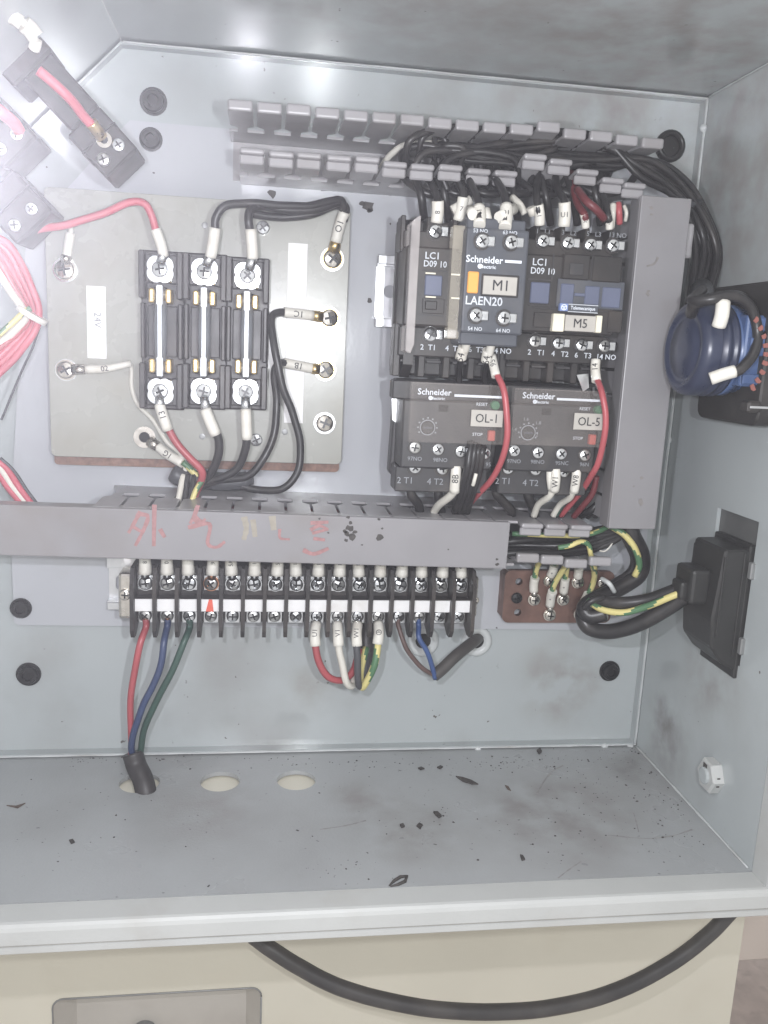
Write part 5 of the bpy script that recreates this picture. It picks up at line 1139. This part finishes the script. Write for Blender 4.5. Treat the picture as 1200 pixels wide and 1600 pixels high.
wr = wire('thin black wire inside the cable loop by the earth bar', PP((912, 950, -52), (922, 940, -54), (938, 934, -54), (948, 938, -52)), 1.6, 'wire_black')
o = build('cable_tie', MB().tube(catmull(PP((940, 904, -46), (952, 912, -52), (960, 925, -50))), 1.2, 8), 'grommet_clear', wr)
# wires round the pilot lamp
wr = wire('black wire looping round the pilot lamp between its two white sleeves', [W(1098, 452, -86), W(1080, 470, -98), W(1110, 468, -106), W(1145, 462, -107), W(1172, 480, -106), W(1184, 520, -106), W(1178, 552, -108), W(1160, 574, -110), W(1148, 582, -110)], 2.2, 'wire_black')
sleeve(PP((1130, 472, -107), (1128, 492, -108.5), (1123, 510, -107)), 2.9, wr); sleeve(PP((1148, 580, -110), (1130, 585, -109), (1110, 592, -107)), 2.7, wr)
wire('thick black wire passing over the top of the pilot lamp', PP((1080, 490, -92), (1086, 474, -100), (1112, 466, -102), (1150, 464, -100), (1180, 480, -94)), 2.6, 'wire_black')
o = build('cable_sleeve', MB().tube(PP((1096, 452, -52), (1098, 462, -62), (1100, 474, -74)), 5.2, 14), 'wire_grey', None, 'grey collar where the black bundle reaches the pilot lamp', 'cable sleeve')
o = build('cable_tie', MB().tube(PP((1060, 318, -40), (1078, 320, -43), (1094, 316, -40)), 1.6, 8), 'wire_grey', None, 'grey tie across the black bundle above the upright duct', 'cable tie')

# ================================================================== debris on the cabinet floor
random.seed(33)
GF = 'dark paint flakes on the cabinet floor'
def flake(p, pts, label, th=0.3, curl=0.0):
    mb = MB(); vs = []; n_ = len(pts)
    c = WZ(*p)
    P3 = [c + (WZ(*q, 0) - c) * 0.88 for q in pts]
    top = [(q[0], q[1], 0.15 + th + curl * abs(math.sin(math.pi * i / (n_ - 1)))) for i, q in enumerate(P3)]; bot = [(q[0], q[1], 0.12 + curl * abs(math.sin(math.pi * i / (n_ - 1)))) for i, q in enumerate(P3)]
    mb.add(top + bot, [tuple(range(n_)), tuple(range(2 * n_ - 1, n_ - 1, -1))] + [(i, (i + 1) % n_, n_ + (i + 1) % n_, n_ + i) for i in range(n_)])
    return build('paint_flake', mb, ('brown_flake' if 'brown' in label else 'soot'), None, label, 'flake', GF)
flake((728, 1221), [(710, 1213), (722, 1216), (738, 1222), (750, 1229), (738, 1228), (722, 1222)], 'long dark curved flake right of the floor holes', 0.6, 0.6)
flake((795, 1231), [(788, 1227), (794, 1229), (799, 1237), (793, 1235)], 'small brown flake right of the long curved one')
flake((684, 1274), [(676, 1270), (684, 1270), (691, 1277), (686, 1280), (680, 1275)], 'chunky dark flake in the middle of the floor', 1.0)
flake((655, 1292), [(650, 1292), (655, 1287), (661, 1290), (657, 1297)], 'small dark flake beside the chunky one', 0.8)
flake((629, 1291), [(624, 1290), (630, 1288), (633, 1293), (627, 1295)], 'small dark flake left of the middle pair', 0.8)
flake((816, 1342), [(812, 1337), (817, 1338), (821, 1345), (815, 1346)], 'squarish dark chip near the front right of the floor', 0.8)
flake((782, 1154), [(776, 1154), (782, 1149), (787, 1152), (783, 1158)], 'dark chip lying against the back edge', 1.2)
flake((843, 1175), [(838, 1174), (844, 1170), (847, 1176), (842, 1180)], 'dark chip in front of the back edge, right half', 1.0)
flake((25, 1261), [(8, 1259), (25, 1260), (42, 1255), (28, 1264)], 'thin reddish brown sliver at the left of the floor', 0.4)
flake((78, 1164), [(66, 1172), (78, 1164), (90, 1160), (94, 1163), (82, 1168), (70, 1174)], 'squiggly dark shaving by the back edge, far left', 0.5, 1.0)
flake((112, 1316), [(107, 1313), (114, 1311), (118, 1317), (111, 1320)], 'pale dark chip at the left front of the floor')
flake((659, 1202), [(652, 1201), (658, 1199), (664, 1202), (657, 1204)], 'flat dark chip left of the long curved flake', .6)
flake((687, 1200), [(682, 1200), (688, 1197), (693, 1199), (688, 1203)], 'forked dark chip beside the flat one', .6)
rp = [WZ(u, v, 0.4) for u, v in ((608, 1384), (616, 1376), (626, 1370), (636, 1369), (633, 1377), (622, 1382), (610, 1385))]
build('paint_flake', MB().tube(rp, [0.3, 0.7, 0.8, 0.7, 0.8, 0.7, 0.3], 6), 'soot', None, 'hollow curled dark shaving at the front of the floor', 'flake', GF)
gr = MB()
def grain(c, r):
    o_ = [(1, 0, 0), (0, 1, 0), (-1, 0, 0), (0, -1, 0), (0, 0, 0.8)]
    a = random.uniform(0, 3); sx = random.uniform(.6, 1.6)
    vs = [(c[0] + r * (p[0] * math.cos(a) * sx - p[1] * math.sin(a)), c[1] + r * (p[0] * math.sin(a) * sx + p[1] * math.cos(a)), max(c[2], 0.05) + p[2] * r) for p in o_]
    gr.add(vs, [(0, 1, 4), (1, 2, 4), (2, 3, 4), (3, 0, 4), (3, 2, 1, 0)])
def hole_ok(p): return all((p[0] - h[0][0] + 10.2) ** 2 + (p[1] - h[0][1]) ** 2 > 12 ** 2 for h in fh)
for (u, v, su, sv, n_) in ((940, 1230, 70, 40, 70), (985, 1170, 40, 12, 60), (1040, 1260, 45, 50, 60), (900, 1290, 90, 40, 40), (660, 1280, 120, 60, 45), (540, 1200, 160, 15, 40), (250, 1185, 200, 8, 50), (700, 1190, 200, 12, 60), (520, 1360, 50, 22, 26), (150, 1240, 120, 60, 30), (850, 1190, 110, 15, 70), (1060, 1310, 40, 30, 24), (100, 1186, 90, 6, 30)):
    for _ in range(int(n_ * 1.1)):
        p = WZ(u + random.gauss(0, su * .6), v + random.gauss(0, sv * .6), 0.02)
        if p[0] < -2 and -D + 2 < p[1] < -1 and hole_ok(p): grain(p, abs(random.gauss(0.12, 0.22)) + 0.09)
build('grit', gr, 'soot', None, 'fine dark grit scattered over the cabinet floor', 'grit', kind='stuff')

fpanel = bpy.data.objects['floor_panel']
for pts, wv in (([(838, 1242), (848, 1224), (862, 1206), (880, 1196)], 0.7), ([(950, 1305), (1010, 1310), (1050, 1306), (1082, 1296)], 0.7), ([(872, 1372), (890, 1358), (908, 1346)], 0.5), ([(990, 1270), (994, 1284), (998, 1300)], 0.5), ([(500, 1296), (540, 1290), (572, 1282)], 0.6)):
    P = catmull([WZ(u, v, 0.03) for u, v in pts], 6); mb = MB(); vs = []
    for i, p in enumerate(P):
        t = P[min(i + 1, len(P) - 1)] - P[max(0, i - 1)]; t = t / np.linalg.norm(t); n2 = np.array([-t[1], t[0], 0]) * wv * random.uniform(.3, 1)
        vs += [p + n2, p - n2]
    mb.add(vs, [(2 * i, 2 * i + 1, 2 * i + 3, 2 * i + 2) for i in range(len(P) - 1)]); build('scuff_mark', mb, 'scuff', fpanel)

# ================================================================== the machine below
mc = thing('machine_body', 'cream painted machine body below the cabinet, with a recessed pocket', 'machine', (-150, 40, -500))
px0 = W(82, 1570, -10)[0]; px1 = W(408, 1570, -10)[0]; pz1 = W(240, 1552, -10)[2]; pz0 = pz1 - 70
rx = W(1150, 1530, -10)[0]
build('front_panel', MB().plate([(-700, -900), (rx, -900), (rx, -27), (-700, -27)], [rounded(px0, px1, pz0, pz1, 6, 5)], front_frame(-10), 2.0), 'cream_paint', mc)
ro = rounded(px0, px1, pz0, pz1, 6, 5); pk = MB()
for i in range(len(ro)):
    a, b = ro[i], ro[(i + 1) % len(ro)]; pk.add([(a[0], -9.9, a[1]), (b[0], -9.9, b[1]), (b[0] + (-1 if b[0] > (px0 + px1) / 2 else 1) * 9, 8, b[1] - (2 if b[1] > (pz0 + pz1) / 2 else -2)), (a[0] + (-1 if a[0] > (px0 + px1) / 2 else 1) * 9, 8, a[1] - (2 if a[1] > (pz0 + pz1) / 2 else -2))], [(0, 1, 2, 3)])
pk.box(px0 - 2, px1 + 2, 7.9, 9, pz0 - 2, pz1 + 2)
po = build('pocket', pk, 'pocket_paint', mc)
build('pocket_edge', MB().tube([(p[0], -10.3, p[1]) for p in ro] + [(ro[0][0], -10.3, ro[0][1])], 0.5, 6), 'galvanised', po)
kq = W(222, 1630, -4); build('shadow_disc', MB().lathe([(7, 0), (7, 6), (5.5, 8)], (kq[0], 7.8, kq[2] - 2), (0, -1, 0), 20, 0, True), 'galvanised', po)  # disc put in for the soft dark shadow spot of the pocket
build('body', MB().box(-700, rx - 1.0, -7.9, 500, -900, -27.5, 0.5).box(-700, rx - 1, 9, 500, -27.4, -3.5), 'cream_paint', mc) if False else None
bd = MB()
bd.box(rx - 2, rx - 0.05, -7.9, 500, -900, -27.2); bd.box(-700, rx - 2.1, 41, 500, -29, -27.2)
build('body_side', bd, 'cream_paint', mc)
build('shelf', MB().box(-700, 40, -9.5, 40, -26.8, -24.6), 'cream_paint', mc)
# back frame that carries the cabinet, cream as well: seen through the floor holes
build('ledge', MB().plate([(-440, -104), (20, -104), (20, 14), (-440, 14)], [circ(HC[0] + 2.2, HC[1] - 1.0, 5.9, 18)], lambda a, b, t: (a, b, -3.2 - t), 1.6), 'cream_paint', mc)
ca_ = [W(395, 1462, -34), W(425, 1484, -38), W(470, 1512, -42), (W(540, 1546, -46)), W(640, 1571, -50), W(740, 1581, -52), W(850, 1576, -52), W(950, 1553, -50), W(1040, 1510, -46), W(1105, 1462, -42), W(1150, 1415, -36)]
wire('thick black cable hanging in a wide loop in front of the cream machine', ca_, 4.25, 'cable_black', None, cat='cable', name='cable', n=18)
# surroundings at the lower right
fl_ = MB().box(-1200, 1300, -900, 1300, -902, -900); o = build('workshop_floor', fl_, 'concrete', None); o['kind'] = 'structure'
pb = [W(1152, 1410, 300), W(1300, 1410, 300)]
zpl = W(1180, 1502, 560)[2]
build('pale_cabinet_base', MB().box(rx + 6, rx + 900, 560, 900, zpl, zpl + 700, 4), 'pale_plinth', None, 'pale pinkish base of another machine, standing behind at the lower right', 'machine base')
lg2 = MB()

# ================================================================== air volume added to imitate veiling glare in the lens, lit by the unseen lamp
HZ = True
if HZ:
    hz = bpy.data.materials.new('glare_haze'); hz.use_nodes = True; N = hz.node_tree.nodes; N.remove(N['Principled BSDF'])
    pv = N.new('ShaderNodeVolumePrincipled'); pv.inputs['Color'].default_value = (0.96, 0.95, 1.0, 1); pv.inputs['Density'].default_value = 0.10; pv.inputs['Anisotropy'].default_value = 0.6
    hz.node_tree.links.new(pv.outputs[0], N['Material Output'].inputs['Volume']); MATS['glare_haze'] = hz
    o = build('glare_haze', MB().box(-1250, 1350, -950, 1350, -1902, 430), 'glare_haze', None); o['kind'] = 'stuff'
